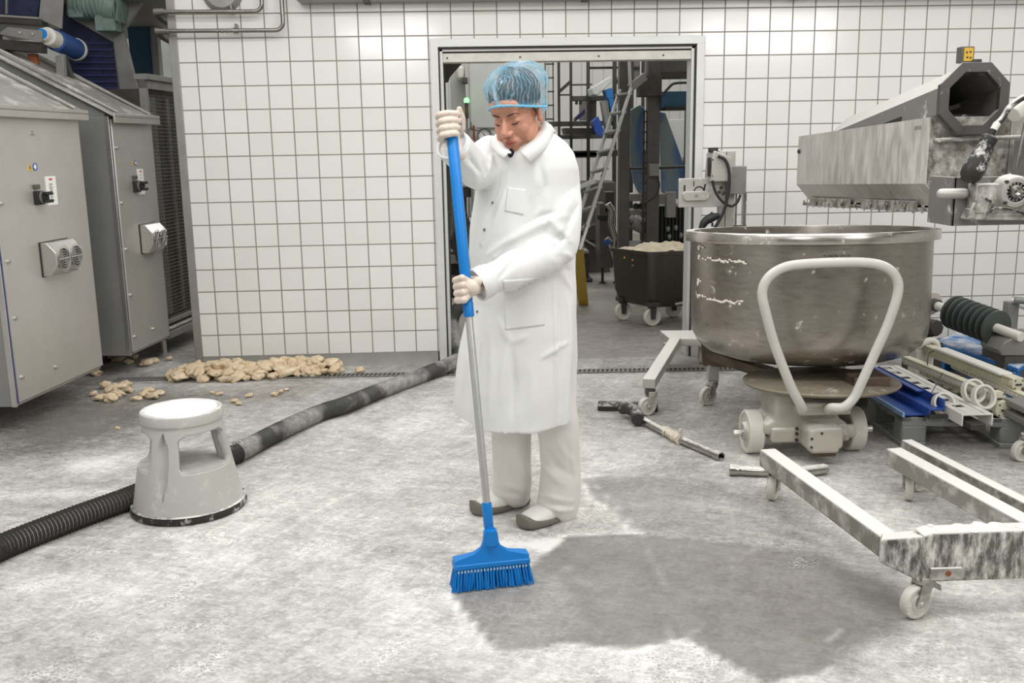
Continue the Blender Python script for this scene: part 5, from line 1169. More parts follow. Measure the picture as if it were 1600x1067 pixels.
# white chute and blue belts on the mezzanine
t = thing('white_conveyor', V((3.9,5.4,0)), 'white sloping conveyor with blue belt pieces on the steel mezzanine', 'conveyor')
m = MB(); m.prism(APs([(925,137),(956,118),(957,127),(934,149),(927,148)],5.4),(0,.5,0)); m.build('hood',M['hall'],t,bevel=.01)
m = MB(); m.prism(APs([(946,140),(956,137),(959,152),(950,154)],5.3),(0,.3,0)); m.prism(APs([(951,154),(958,153),(962,180),(957,182)],5.3),(0,.3,0)); m.build('upper_belt',M['blue_board'],t)
m = MB(); m.prism(APs([(940,158),(950,156),(957,210),(948,206)],5.35),(0,.2,0)); m.build('side_panel',M['trim'],t)
m = MB(); m.prism(APs([(926,190),(935,182),(946,210),(938,214),(930,205)],5.3),(0,.3,0)); m.build('lower_belt',M['blue_dk'],t)
m = MB(); m.prism(APs([(899,184),(914,170),(914,178),(899,190)],5.3),(0,.2,0)); m.build('short_belt',M['navy'],t)
m = MB(); m.prism(APs([(882,200),(932,200),(932,210),(884,210)],5.5),(0,.4,0)); m.build('dark_tray',M['steel_dark'],t)
for l in ([(900,158),(903,158),(903,163),(900,163)],[(906,158),(909,158),(909,163),(906,163)]): MB().prism(APs(l,5.9),(0,.1,0)).build('bolt',M['black'],t)
MB().box(2.9,3.0,5.5,5.6,0,1.4).box(3.9,4.0,5.5,5.6,0,1.4).build('leg',M['steel_dark'],t)
tag(bx(968,974,92,119,6.6,.12,'white_pipe',M['white_plastic']), 'short white vertical pipe at the head of the hall left of the thick posts', 'pipe')
tag(bx(964,983,118,122,6.5,.3,'white_duct',M['white_plastic']), 'small white duct below the white vertical pipe', 'duct')
bx(987,1000,92,126,6.1,.2,'panel_box',M['frame_lt'],mz)
# leaning stepladder
t = thing('stepladder', G(905,500), 'aluminium stepladder with yellow plastic feet behind the worker', 'ladder')
Yl = 1.9
def LP(px, py, Y): return A(px, py, Y)
r0a, r0b = LP(905,392,1.7), LP(985,140,2.3); r1a, r1b = LP(884,402,1.9), LP(968,142,2.5)
m = MB(); m.beam(r0a, r0b, .025, .075, up=V((0,1,0))); m.beam(r0b, LP(983,92,2.35), .022, .06, up=V((0,1,0))); m.build('rail',M['alu'],t,bevel=.003)
m = MB(); m.beam(r1a, r1b, .025, .075, up=V((0,1,0))); m.build('rail',M['alu'],t,bevel=.003)
for k in range(9):
    f = .03+k*.118; MB().beam(r0a.lerp(r0b,f), r1a.lerp(r1b,f), .07, .018).build('step',M['alu'],t,bevel=.002)
MB().beam(LP(984,138,2.3), LP(1008,119,2.35), .03, .07).build('hand_bracket',M['frame_lt'],t,bevel=.003)
m = MB(); p, q = r0a.lerp(r0b,.53), r0a.lerp(r0b,.72); m.beam(p+V((0,-.016,0)), q+V((0,-.016,0)), .004, .045, up=V((0,1,0))); m.build('teal_sticker',M['teal_label'],t)
m = MB(); p, q = r0a.lerp(r0b,.31), r0a.lerp(r0b,.41); m.beam(p+V((0,-.016,0)), q+V((0,-.016,0)), .004, .045, up=V((0,1,0))); m.build('yellow_sticker',M['yellow'],t)
m = MB()
for f0, f1 in ((.245,.265),(.275,.295)): p, q = r0a.lerp(r0b,f0), r0a.lerp(r0b,f1); m.beam(p+V((0,-.016,0)), q+V((0,-.016,0)), .004, .04, up=V((0,1,0)))
m.build('warning_marks',M['ink_dark'],t)
p = r0a.lerp(r0b,.2); MB().cyl(p+V((0,-.02,0)), p+V((0,-.014,0)), .014, n=16).build('round_sticker',M['sign_blue'],t)
for f in (.1,.02,.15,.455): p = r0a.lerp(r0b,f); MB().cyl(p+V((-.01,-.02,0)), p+V((-.01,-.014,0)), .012, n=12).build('rivet',M['ink_dark'],t)
g = G(911,475); m = MB(); m.hexa([V((g.x-.045,g.y-.06,0)),V((g.x+.045,g.y-.06,0)),V((g.x+.045,g.y+.0,0)),V((g.x-.045,g.y+.0,0)),r0a+V((-.07,-.03,.02)),r0a+V((.035,-.03,.02)),r0a+V((.035,.03,.02)),r0a+V((-.07,.03,.02))]); m.build('yellow_foot',M['yellow'],t,bevel=.006)
g2_ = V((r1a.x-.05, 2.45, 0)); m = MB(); m.hexa([g2_+V(q) for q in ((-.04,-.03,0),(.04,-.03,0),(.04,.03,0),(-.04,.03,0))]+[r1a+V(q) for q in ((-.03,-.03,0),(.03,-.03,0),(.03,.03,0),(-.03,.03,0))]); m.build('yellow_foot',M['yellow'],t,bevel=.006)
MB().beam(A(880,302,2.25),A(930,283,2.0),.03,.04).build('spreader_bar',M['hall'],t,bevel=.004)
# dough bin on wheels
BCn = V((3.46,1.52,0)); t = thing('dough_bin', BCn, 'dark steel wheeled bin heaped with raw dough in the doorway', 'bin')
# top corners from the picture: near corner, left corner, right corner
n0 = A(1016,394,1.12); zt_ = n0.z; lft = G(963,388,zt_); rgt = G(1084,391,zt_)
e1 = (lft-n0); e1.z = 0; e2 = (rgt-n0).normalized()*.62; e2.z = 0
e1 = e1.normalized()*max(.5, e1.length)
def rb_(base, s, z, inset, r=.06):
    c = [base+e1*inset/e1.length+e2*inset/e2.length, base+e2*(1-inset/e2.length)+e1*inset/e1.length, base+e1*(1-inset/e1.length)+e2*(1-inset/e2.length), base+e1*(1-inset/e1.length)+e2*inset/e2.length]
    out = []
    for i in range(4):
        p, a, b = c[i], c[i-1], c[(i+1) % 4]; u, v_ = (a-p).normalized(), (b-p).normalized()
        for k in range(6):
            tt = k/5*PI/2; out.append(V((p.x, p.y, 0))+u*(r*(1-math.sin(tt)))+v_*(r*(1-math.cos(tt)))+V((0,0,z)))
    return out
base = V((n0.x, n0.y, 0)); zb_ = A(1017,482,1.15).z
rings = [rb_(base,1,zb_-.005,.10,.05), rb_(base,1,zb_+.02,.04), rb_(base,1,zb_+.12,.012), rb_(base,1,zt_-.03,0), rb_(base,1,zt_-.03,-.012), rb_(base,1,zt_,-.012), rb_(base,1,zt_,.006), rb_(base,1,zt_-.16,.02)]
m = MB(); m.loft(rings, True); m.build('tub',M['bin'],t)
m = MB(); ctr = base+e1*.5+e2*.5
dl = MB(); nn_ = 26; vs = []; fs = []
for i in range(nn_):
    for j in range(nn_):
        u, v_ = .04+.92*i/(nn_-1), .04+.92*j/(nn_-1); p = base+e1*u+e2*v_; h = zt_-.03+.075*math.sin(PI*u)**.6*math.sin(PI*v_)**.6
        h += .022*noise.noise(V((p.x*14,p.y*14,0)))+.016*abs(noise.noise(V((p.x*30,p.y*30,4)))); vs.append(V((p.x,p.y,h)))
for i in range(nn_-1):
    for j in range(nn_-1): fs.append((i*nn_+j,(i+1)*nn_+j,(i+1)*nn_+j+1,i*nn_+j+1))
dl.add(vs, fs); do = dl.build('raw_dough', M['dough_bin'] if 'dough_bin' in M else plain('raw dough', (206,194,166), .8, 0, .12, 18, bumpy=.6)); tag(do, 'heap of raw pale dough filling the dark wheeled bin', 'dough', kind='stuff')
for k, (u, v_) in enumerate(((.14,.12),(.14,.86),(.86,.12),(.86,.86))):
    p = base+e1*u+e2*v_; T = Matrix.Translation((p.x,p.y,0)) @ Matrix.Rotation(math.radians(8), 4, 'Z')
    m = MB(); m.M = T; m.lathe([(.01,-.016),(.055,-.016),(.06,-.02),(.072,-.02),(.076,-.014),(.076,.014),(.072,.02),(.06,.02),(.055,.016),(.01,.016)], (0,0,.076), (.25,-1,0), 36, closed=True); wh = m.build('wheel',M['wheel'],t)
    m = MB(); m.M = T; m.prism([(-.028,-.034,.17),(.028,-.034,.17),(.018,-.034,.06),(-.018,-.034,.06)], (0,.008,0)); m.prism([(-.028,.028,.17),(.028,.028,.17),(.018,.028,.06),(-.018,.028,.06)], (0,.008,0)); m.box(-.05,.05,-.05,.05,.165,.2); m.build('fork',M['steel_dark'],t)
for px, py in ((977,411),(990,413),(990,422)): c = A(px,py,1.0); d2 = (e1.normalized()); p = base+e1*(.62 if px == 977 else .42); m = MB(); q = V((p.x,p.y,c.z)); m.cyl(q-e2.normalized()*.004, q+e2.normalized()*.012, .009, n=12); m.build('yellow_sticker' if py < 420 else 'small_mark', M['yellow_sign'] if py < 420 else M['trim'],t)
a = base+e2*.35; m = MB(); m.tube(bez([a+e2*.0+V((0,-.02,zb_+.03)), a+e2*.2+V((0,-.03,zb_+.045)), a+e2*.5+V((0,-.02,zb_+.045))],5),.012,8); m.build('bumper_rail',M['chrome'],t)
# left part of the doorway: white panels, pipes, gauge, lamp
t = thing('white_tank_panel', V((2.4,5.0,0)), 'large white cabinet front behind the worker seen left of the hairnet', 'cabinet')
bx(731,851,90,200,5.0,.8,'front_panel',M['hall'],t,bevel=.02); a = A(731,200,5.02); m = MB(); m.box(a.x-.3,A(851,200,5.0).x,5.02,5.8,0,a.z); m.build('lower_panel',M['hall'],t)
bx(702,730,92,245,5.3,.5,'side_panel',M['hall'],t)
bx(713,726,103,124,5.0,.3,'white_drum',M['white_plastic'],t,bevel=.03); bx(722,731,121,129,4.95,.3,'dark_clamp',M['frame_grey'],t)
bx(729,732,90,240,4.98,.05,'seam_strip',M['trim'],t)
t = thing('pressure_gauge', A(757,211,4.95), 'round pressure gauge on the white cabinet just left of the collar', 'gauge')
c = A(757,211,4.95); MB().lathe([(0,.0),(.068,.0),(.068,.02),(.082,.03),(.086,.02),(.086,-.03)], c, (0,-1,0), 40).build('case',M['frame_lt'],t)
MB().lathe([(0,.004),(.066,.004)], c, (0,-1,0), 36).build('dial',M['paper'],t); MB().beam(c+V((.02,-.008,-.02)), c+V((-.02,-.008,.03)), .006, .004).build('needle',M['ink_dark'],t)
m = MB(); m.tube(bez(APs([(735,190),(738,200),(748,203),(752,203)],4.96),5),.014,8); m.build('pipe',M['trim'],t)
t = thing('signal_lamp', A(729,170,4.8), 'small signal light glowing green on a stem above the gloved hand', 'signal lamp')
gl = plain('green light', (110,240,120), .4, 0, .01, emit=3.0); c = A(729,157,4.8); MB().lathe([(0,.03),(.022,.028),(.03,.01),(.03,-.02),(.026,-.025),(0,-.025)], c, (0,0,1), 20).build('green_lens',gl,t)
MB().cyl(c+V((0,0,-.20)), c+V((0,0,-.025)), .022, n=16).build('dark_segment',M['brown_steel'],t); MB().cyl(V((c.x,c.y,0)), c+V((0,0,-.20)), .012, n=12).build('stem',M['frame_lt'],t); MB().cyl(c+V((.075,0,-.45)), c+V((.075,0,-.28)), .012, n=12).build('copper_fitting',M['copper'],t)
t = thing('dark_pipework', V((1.72,1.6,0)), 'dark pipes and uprights just inside the left jamb of the doorway', 'pipework')
for px0, px1, Y, mt in ((687,690,1.0,'steel_dark'),(691,694.5,1.1,'frame_grey'),(696.5,701,1.2,'steel_dark')): post(px0,px1,95,Y,'upright',M[mt],t,depth=.04,top=2.4)
m = MB(); m.prism(APs([(688,96),(724,96),(703,120),(700,128),(688,130)],1.3),(0,.05,0)); m.build('corner_gusset',M['steel_dark'],t)
m = MB(); m.tube(bez(APs([(704,240),(705,300),(705,350),(703,366),(697,376),(692,384)],1.5),6),.028,14); m.build('bent_pipe',M['frame_grey'],t)
m = MB(); m.beam(A(704,372,1.6), A(716,402,1.6), .03, .04); m.beam(A(695,394,1.6), A(712,396,1.6), .02, .02); m.beam(A(714,402,1.6), V((1.9,1.7,0)), .03, .03); m.build('brace',M['black'],t)
for px, py, mt in ((697,258,'steel_dark'),(697,330,'steel_dark'),(699,334,'black')): c = A(px,py,1.4); MB().ell(c,(.03,.03,.02),None,12,8).build('clamp',M[mt],t)
t = thing('packing_machine', V((2.0,3.5,0)), 'dark packing machinery glimpsed between the blue handle and the coat', 'machine')
bx(718,737,292,308,3.4,.3,'dark_head',M['steel_dark'],t); bx(722,741,340,420,3.4,.5,'dark_body',M['frame_grey'],t); bx(735,741,265,345,3.3,.1,'upright',M['trim'],t); bx(700,722,345,470,3.8,.5,'rear_body',M['steel_dark'],t)
bx(733,745,342,346,3.2,.3,'shelf',M['white_plastic'],t); bx(694,722,392,412,3.6,.3,'pale_tray',M['trim'],t); bx(720,730,308,345,3.5,.1,'stem',M['brown_steel'],t)
m = MB(); m.box(1.8,2.1,3.5,4.0,0,.7); m.build('base',M['steel_dark'],t)
c = G(703,450,.09); t = thing('hand_cart', c-V((0,0,.09)), 'low hand cart with dark rubber wheel inside the doorway near the left jamb', 'cart'); MB().cyl(c+V((-.02,0,0)), c+V((.05,0,0)), .09, n=24).build('wheel',M['black'],t,bevel=.01); MB().box(c.x+.0,c.x+.3,c.y-.05,c.y+.5,.12,.16).build('deck',M['steel_dark'],t,bevel=.005)
# ---------------------------------------------------------------- broom
from mathutils.bvhtree import BVHTree
PT, PBt = A(704,186,-3.18), V((1.792,-3.505,.13))
pd = (PT-PBt).normalized()
br = thing('broom', (1.79,-3.51,0), 'blue headed broom with aluminium pole and long blue grip held upright by the worker', 'broom')
def on(px_y):   # point of the pole seen at image height y
    lo, hi = 0., 1.
    for _ in range(40):
        f = (lo+hi)/2; q = PBt.lerp(PT, f); cc = CR @ (np.array(q)-CAMP); y = 533.5+FPX*cc[1]/cc[2]
        if y > px_y: lo = f
        else: hi = f
    return q
M['alu_pole'] = dusty('brushed aluminium pole', (206,206,204), .32, .65, (1,1,1), .04)
g0, g1 = on(495), on(183)
MB().lathe([(0,0),(.0175,0),(.0185,.004),(.0185,.05),(.0165,.053),(.0178,.056),(.0195,.3),(.0195,(g1-g0).length-.01),(.014,(g1-g0).length),(0,(g1-g0).length)], g0, pd, 28).build('grip', M['blue'], br)
MB().cyl(on(790), on(490), .0132, n=28).build('pole', M['alu_pole'], br)
s0, s1 = on(832), on(785); L = (s1-s0).length
MB().lathe([(0,0),(.010,0),(.012,.012),(.0165,.02),(.0172,L-.004),(.0165,L),(0,L)], s0, pd, 28).build('socket', M['blue'], br)
wd = V((.985,.172,0)).normalized(); fd = V((-wd.y, wd.x, 0)); hc = V((1.792,-3.508,0))
def HB(l): return [hc+wd*u+fd*v+V((0,0,z)) for u, v, z in l]
m = MB(); hw2 = .128
# bridge: flared neck down to a long bar
out = [(-hw2,.088),(-hw2,.108),(-.06,.122),(-.034,.138),(-.026,.16),(-.022,.195),(.022,.195),(.026,.16),(.034,.138),(.06,.122),(hw2,.108),(hw2,.088)]
def ringat(v, sc): return [hc+wd*u*(1 if z < .12 else sc)+fd*(v*(1. if z < .115 else .55))+V((0,0,z)) for u, z in out]
m.loft([ringat(-.024, .95), ringat(-.02, 1), ringat(.02, 1), ringat(.024, .95)]); m.build('head_block', M['blue'], br, bevel=.004)
m = MB(); m.cyl(hc+V((0,0,.19)), s0+pd*.004, .021, .0125, n=24); m.cyl(hc+V((0,0,.150)), hc+V((0,0,.2)), .026, .021, n=24); m.build('neck', M['blue'], br)
m = MB(); m.cbox(hc+V((0,0,.084)), (hw2*2+.006,.058,.020), (0,0,math.atan2(wd.y,wd.x))); m.build('bristle_bar', M['blue'], br, bevel=.005)
m = MB(); rr = random.Random(3)
for i in range(26):
    for j in range(4):
        u = -hw2+.005+(2*hw2-.010)*i/25; v = -.021+.014*j; sp = u*.10+rr.uniform(-.002,.002); tv = (v-.0)*.4-.006+rr.uniform(-.003,.003)
        a = hc+wd*u+fd*v+V((0,0,.076))
        for q in range(4):
            e = hc+wd*(u+sp+rr.uniform(-.006,.006))+fd*(v+tv+rr.uniform(-.005,.005))+V((0,0,.002+rr.random()*.003)); m.cyl(a+wd*rr.uniform(-.003,.003), e, .0027, .0021, n=5)
o = m.build('bristles', M['blue'], br); o['kind'] = 'stuff'
m = MB()
for i in range(22): u = -hw2+.012+(2*hw2-.024)*i/21; c = hc+wd*u+fd*-.026+V((0,0,.068)); m.ell(c, (.0035,.003,.006), None, 8, 6)
o = m.build('tuft_collar', plain('pale blue tuft base', (170,205,230), .5, 0, .1, 60), br); o['kind'] = 'stuff'

# ---------------------------------------------------------------- the worker
W = thing('person', (1.98,-2.93,0), 'person in white lab coat and blue hairnet, head bowed, gripping the broom with gloved hands', 'person')
WL = V((1.98,-2.93,0))
def remesh(mb, vox, name, mat, smooth=8, fac=.6, parent=W, disp=None):
    me = mb.mesh(name); o = bpy.data.objects.new(name, me); COL.objects.link(o)
    r = o.modifiers.new('r', 'REMESH'); r.mode = 'VOXEL'; r.voxel_size = vox; r.use_smooth_shade = True
    s = o.modifiers.new('s', 'SMOOTH'); s.iterations = smooth; s.factor = fac
    bpy.context.view_layer.update(); dg = bpy.context.evaluated_depsgraph_get()
    me2 = bpy.data.meshes.new_from_object(o.evaluated_get(dg)); bpy.data.objects.remove(o)
    n = len(me2.vertices); co = np.empty(n*3, np.float32); me2.vertices.foreach_get('co', co); co = co.reshape(-1,3)
    if disp is not None:
        no = np.empty(n*3, np.float32); me2.vertices.foreach_get('normal', no); no = no.reshape(-1,3); co = disp(co, no).astype(np.float32)
    org = np.array(ORG[parent.name], np.float32); me2.vertices.foreach_set('co', (co-org).ravel()); me2.update()
    me2.name = name; o = bpy.data.objects.new(name, me2); COL.objects.link(o); o.parent = parent; ORG[o.name] = V(ORG[parent.name])
    me2.materials.clear(); me2.materials.append(mat)
    for p in me2.polygons: p.use_smooth = True
    return o
def segdist(co, a, b):
    a = np.array(a); b = np.array(b); d = b-a; t = np.clip(((co-a)@d)/(d@d+1e-12), 0, 1); return np.linalg.norm(co-(a+t[:,None]*d), axis=1)
def crease(co, pts, w_, h):
    """a fold that swells and dies out along its length"""
    L = [0.]
    for a, b in zip(pts, pts[1:]): L.append(L[-1]+float(np.linalg.norm(b-a)))
    best = np.full(len(co), 9.); tt = np.zeros(len(co))
    for i, (a, b) in enumerate(zip(pts, pts[1:])):
        d = b-a; t = np.clip(((co-a)@d)/(d@d+1e-12), 0, 1); q = np.linalg.norm(co-(a+t[:,None]*d), axis=1); u = (L[i]+t*(L[i+1]-L[i]))/L[-1]
        k = q < best; best = np.where(k, q, best); tt = np.where(k, u, tt)
    env = np.sin(PI*np.clip(tt*.94+.03, 0, 1))**.7; ww = w_*(.7+.6*env)
    return h*env*np.exp(-(best/ww)**2)
def polydist(co, pts): return np.min([segdist(co, a, b) for a, b in zip(pts, pts[1:])], axis=0)
# head frame
HC = A(807,176,-3.03)
yaw = math.atan2(-.86, -.50)-PI/2      # local +y -> facing direction
HM = Matrix.Translation(HC) @ Matrix.Rotation(yaw, 4, 'Z') @ Matrix.Rotation(math.radians(-25), 4, 'X') @ Matrix.Rotation(math.radians(3), 4, 'Y') @ Matrix.Scale(1.09, 4)
HS = 1.0
# joints
shN, elN, wrN = A(877,252,-3.02), A(880,378,-3.10), A(748,446,-3.27)
shF, elF, wrF = A(772,244,-2.84), A(746,268,-3.02), A(708,226,-3.15)
hipc = V((1.96,-2.92,.88))
# ---- body (one continuous surface: head, neck, trunk, arms, legs)
m = MB(); m.M = HM
m.ell((0,-.015,.035), (.077,.096,.092)); m.ell((0,.022,-.02), (.066,.070,.082)); m.ell((0,.026,-.066), (.060,.054,.046))
m.ell((0,.062,-.102), (.030,.022,.019)); m.ell((-.034,.056,-.035), (.028,.022,.030)); m.ell((.034,.056,-.035), (.028,.022,.030))
m.ell((-.05,.03,-.06), (.02,.04,.035)); m.ell((.05,.03,-.06), (.02,.04,.035))
m.capsule((-.034,.074,.026), (.034,.074,.026), .012); m.ell((0,.066,.05), (.055,.025,.03))
m.capsule((0,.082,.016), (0,.110,-.026), .0075, .0115); m.ell((0,.104,-.031), (.0145,.013,.010)); m.ell((-.0135,.096,-.033), (.008,.011,.008)); m.ell((.0135,.096,-.033), (.008,.011,.008))
m.ell((-.031,.072,.004), (.0165,.0125,.0115)); m.ell((.031,.072,.004), (.0165,.0125,.0115))
m.ell((0,.076,-.062), (.034,.020,.026)); m.ell((0,.090,-.0585), (.028,.0075,.0055)); m.ell((0,.089,-.0685), (.023,.0075,.006))
for s in (-1, 1): m.ell((s*.077,-.010,-.012), (.008,.018,.030), (0,s*.25,-s*.3)); m.ell((s*.082,-.004,-.032), (.007,.009,.012))
m.M = None
nb = HM @ V((0,-.03,-.07)); nk = A(838,240,-2.96)
m.capsule(nb, nk, .054, .062); m.ell(nk+V((0,0,-.05)), (.13,.12,.06))
m.ell(V((1.97,-2.93,1.25)), (.14,.14,.22)); m.ell(hipc, (.13,.13,.2))
m.capsule(shN, elN, .045, .035); m.capsule(elN, elN.lerp(wrN,.93), .035, .020); m.capsule(shF, elF, .045, .035); m.capsule(elF, elF.lerp(wrF,.93), .035, .020)
m.capsule(shN, V((1.97,-2.93,1.35)), .05, .08); m.capsule(shF, V((1.97,-2.93,1.35)), .05, .08)
anN, anF = V((2.085,-2.925,.10)), V((1.905,-2.775,.10)); knN, knF = A(871,690,-2.93), A(802,680,-2.81)
for h, k, an in ((V((2.03,-2.97,.84)), knN, anN), (V((1.89,-2.87,.84)), knF, anF)): m.capsule(h, k, .060, .042); m.capsule(k, an, .042, .028); m.ell(an+V((-.05,-.03,-.060)), (.055,.03,.020), (0,0,.6))
HI = np.array(HM.inverted())
def face_disp(co, no):
    l = co @ HI[:3,:3].T+HI[:3,3]; d = np.zeros(len(co)); near = (np.abs(l[:,0]) < .1) & (l[:,2] > -.13) & (l[:,1] > 0)
    def g(c, r, a): 
        q = ((l[:,0]-c[0])/r[0])**2+((l[:,2]-c[2])/r[2])**2; return a*np.exp(-q)*near
    for s in (-1, 1):
        d += g((s*.030,0,.013), (.020,1,.006), -.0035)          # crease over the lid
        d += g((s*.031,0,-.010), (.019,1,.005), -.0020)         # under the eye
        d += g((s*.013,0,.006), (.006,1,.010), -.004)           # inner corners
        d += np.exp(-((l[:,0]-s*(.020+(-.035-l[:,2])*.45))/.004)**2)*((l[:,2] < -.033) & (l[:,2] > -.066) & near)*-.0022   # fold nose to mouth
        d += g((s*.006,0,-.040), (.004,1,.003), -.003)
    d += g((0,0,-.0635), (.024,1,.0018), -.0032)                # lip line
    d += g((0,0,-.081), (.018,1,.006), -.003)                   # below the lip
    d += g((0,0,-.048), (.003,1,.006), -.0012)
    return co+no*d[:,None]
def skin_mat():
    m, nt, P = newmat('skin'); n = noi(nt, 14, 4); n2 = noi(nt, 90, 4)
    c = mixc(nt, ramp(nt, n, .35, .65), srgb(190,138,112), srgb(204,146,122)); c = mixc(nt, ramp(nt, n2, .45, .8, 0, .25), c, srgb(168,104,84))
    nt.links.new(c, P.inputs['Base Color']); P.inputs['Roughness'].default_value = .5
    P.inputs['Subsurface Weight'].default_value = .12; P.inputs['Subsurface Radius'].default_value = (.012,.005,.003); P.inputs['Subsurface Scale'].default_value = 1
    nt.links.new(bump(nt, n2, .12, .003), P.inputs['Normal']); return m
M['skin'] = skin_mat()
body = remesh(m, .0034, 'body', M['skin'], 5, .5, disp=face_disp)
def hmesh(name, m, mat, parent=body, **k): m.M = None; return m.build(name, mat, parent, **k)
def hm(): q = MB(); q.M = HM; return q
# face details
hair_c = plain('dark brown hair', (48,36,30), .6, 0, .3, 60)
for s in (-1, 1):
    m = hm(); m.tube(bez([(s*.014,.0875,.0235),(s*.026,.0885,.028),(s*.040,.081,.030),(s*.051,.070,.024)], 6), [.0008+.0017*math.sin(PI*min(1,.15+i/18*.9)) for i in range(19)], 8); m.build('eyebrow', hair_c, body)
    m = hm(); m.tube(bez([(s*.0165,.0805,-.001),(s*.025,.0855,-.0045),(s*.036,.083,-.005),(s*.046,.073,-.001)], 6), [.0006+.0011*math.sin(PI*i/18) for i in range(19)], 6); m.build('eyelashes', plain('eyelash', (38,28,26), .7), body)
    m = hm(); m.ell((s*.0065,.1085,-.0405), (.0028,.003,.0018), None, 10, 8); m.build('nostril', plain('nostril shade', (92,50,42), .8), body)
m = hm(); m.tube(bez([(-.029,.0835,-.0645),(-.014,.0945,-.0600),(-.004,.0992,-.0583),(0,.0985,-.0592),(.004,.0992,-.0583),(.014,.0945,-.0600),(.029,.0835,-.0645)], 4), [.0008+.0030*math.sin(PI*i/24)**.7 for i in range(25)], 10)
m.tube(bez([(-.026,.0850,-.0655),(-.012,.0940,-.0690),(0,.0960,-.0700),(.012,.0940,-.0690),(.026,.0850,-.0655)], 5), [.0008+.0036*math.sin(PI*i/20)**.7 for i in range(21)], 10); m.build('lips', plain('lips', (172,96,86), .45, 0, .05), body)
# hair under the net
m = hm(); m.ell((0,-.020,.057), (.083,.101,.086), None, 32, 20); hh = m.build('hair', hair_c, W)
m = hm(); m.tube([(.0775,.020,.024),(.0785,.015,.010),(.078,.012,-.004)], [.004,.004,.0015], 8); m.tube([(-.0775,.020,.024),(-.0785,.015,.010),(-.078,.012,-.004)], [.004,.004,.0015], 8); m.build('sideburn', hair_c, hh)
# bouffant net: pleated cap above a slanting rim
nu, nv = 150, 34; m = hm(); vs = []; fs = []
def rim_pt(t):   # elastic edge: across the forehead, above the ears, down to the nape
    x, y = .083*math.sin(t), -.018+.104*math.cos(t); z = .060+.0*y-.085*(1-math.cos(t))/2*1.15 - .008*math.sin(t)**2; return V((x, y, z))
for j in range(nv+1):
    f = j/nv
    for i in range(nu):
        t = 2*PI*i/nu; r0 = rim_pt(t)
        a = f*PI/2; R_ = V((.114*math.sin(t), -.034+.128*math.cos(t), 0)); topz = .146
        bulge = math.sin(min(1, f*2.6)*PI/2)
        base = r0.lerp(V((R_.x, R_.y, r0.z+.035)), bulge)
        x, y = base.x*math.cos(a)**.75, -.03*(math.sin(a))+base.y*math.cos(a)**.75; z = base.z+(topz-base.z)*math.sin(a)
        pl_ = (.0035*math.sin(t*37+3*math.sin(t*5))+.003*noise.noise(V((math.cos(t)*5, math.sin(t)*5, f*2))))*(1-f*.6)*bulge+.006*noise.noise(V((math.cos(t)*2.4+4, math.sin(t)*2.4, f*3)))
        d = V((x, y+.03, z-.04)); d = d.normalized() if d.length > 1e-6 else V((0,0,1)); vs.append(V((x,y,z))+d*pl_)
for j in range(nv):
    for i in range(nu): k = (i+1) % nu; fs.append((j*nu+i, j*nu+k, (j+1)*nu+k, (j+1)*nu+i))
m.add(vs, fs)
def net_mat():
    mm, nt, P = newmat('pale blue hairnet fleece'); nt.nodes.remove(P); out = nt.nodes['Material Output']
    pb_ = N(nt,'ShaderNodeBsdfDiffuse'); tl = N(nt,'ShaderNodeBsdfTranslucent'); tr = N(nt,'ShaderNodeBsdfTransparent'); gl = N(nt,'ShaderNodeBsdfGlossy'); gl.inputs['Roughness'].default_value = .5
    tcn = N(nt,'ShaderNodeTexCoord'); 
    c = mixc(nt, ramp(nt, noi(nt,22,4,.6), .45,.72), srgb(150,203,226), srgb(238,246,249))
    nt.links.new(c, pb_.inputs[0]); nt.links.new(c, tl.inputs[0])
    a = N(nt,'ShaderNodeMixShader'); a.inputs[0].default_value = .35; nt.links.new(pb_.outputs[0], a.inputs[1]); nt.links.new(tl.outputs[0], a.inputs[2])
    at = N(nt,'ShaderNodeAttribute'); at.attribute_name = 'pleat'
    lines = mth(nt,'SINE', mth(nt,'MULTIPLY', mth(nt,'ADD', at.outputs['Fac'], mth(nt,'MULTIPLY', noi(nt,9,3), .22)), 150.))
    al = mth(nt,'ADD', ramp(nt, lines, .3, .98, .20, .62), mth(nt,'MULTIPLY', ramp(nt, noi(nt,11,4,.6,off=(3,1,1),dist=1.5), .56,.70), .55), clamp=True)
    at2 = N(nt,'ShaderNodeAttribute'); at2.attribute_name = 'dense'
    al = mth(nt,'MAXIMUM', al, at2.outputs['Fac'])
    b = N(nt,'ShaderNodeMixShader'); nt.links.new(al, b.inputs[0]); nt.links.new(tr.outputs[0], b.inputs[1]); nt.links.new(a.outputs[0], b.inputs[2]); nt.links.new(b.outputs[0], out.inputs[0]); return mm
M['net'] = net_mat()
net = m.build('hairnet', M['net'], W)
at = net.data.attributes.new('pleat','FLOAT','POINT'); at.data.foreach_set('value', np.array([abs(((i % nu)/nu)-.5)*2 for i in range(len(vs))], np.float32))
at = net.data.attributes.new('dense','FLOAT','POINT'); dn_ = []
for idx_ in range(len(vs)):
    t = 2*PI*(idx_ % nu)/nu; f = (idx_//nu)/nv; t = (t+PI) % (2*PI)-PI
    dd_ = max(math.exp(-((t-.10-.25*f)/(.10+.10*f))**2)*(1-f*.75), math.exp(-(f/.035)**2)*.9, math.exp(-((t+.75*0-2.8)/.5)**2)*.4*(1-f)); dn_.append(min(1, dd_*1.1+max(0,(f-.8)*2.5)*.5))
at.data.foreach_set('value', np.array(dn_, np.float32))
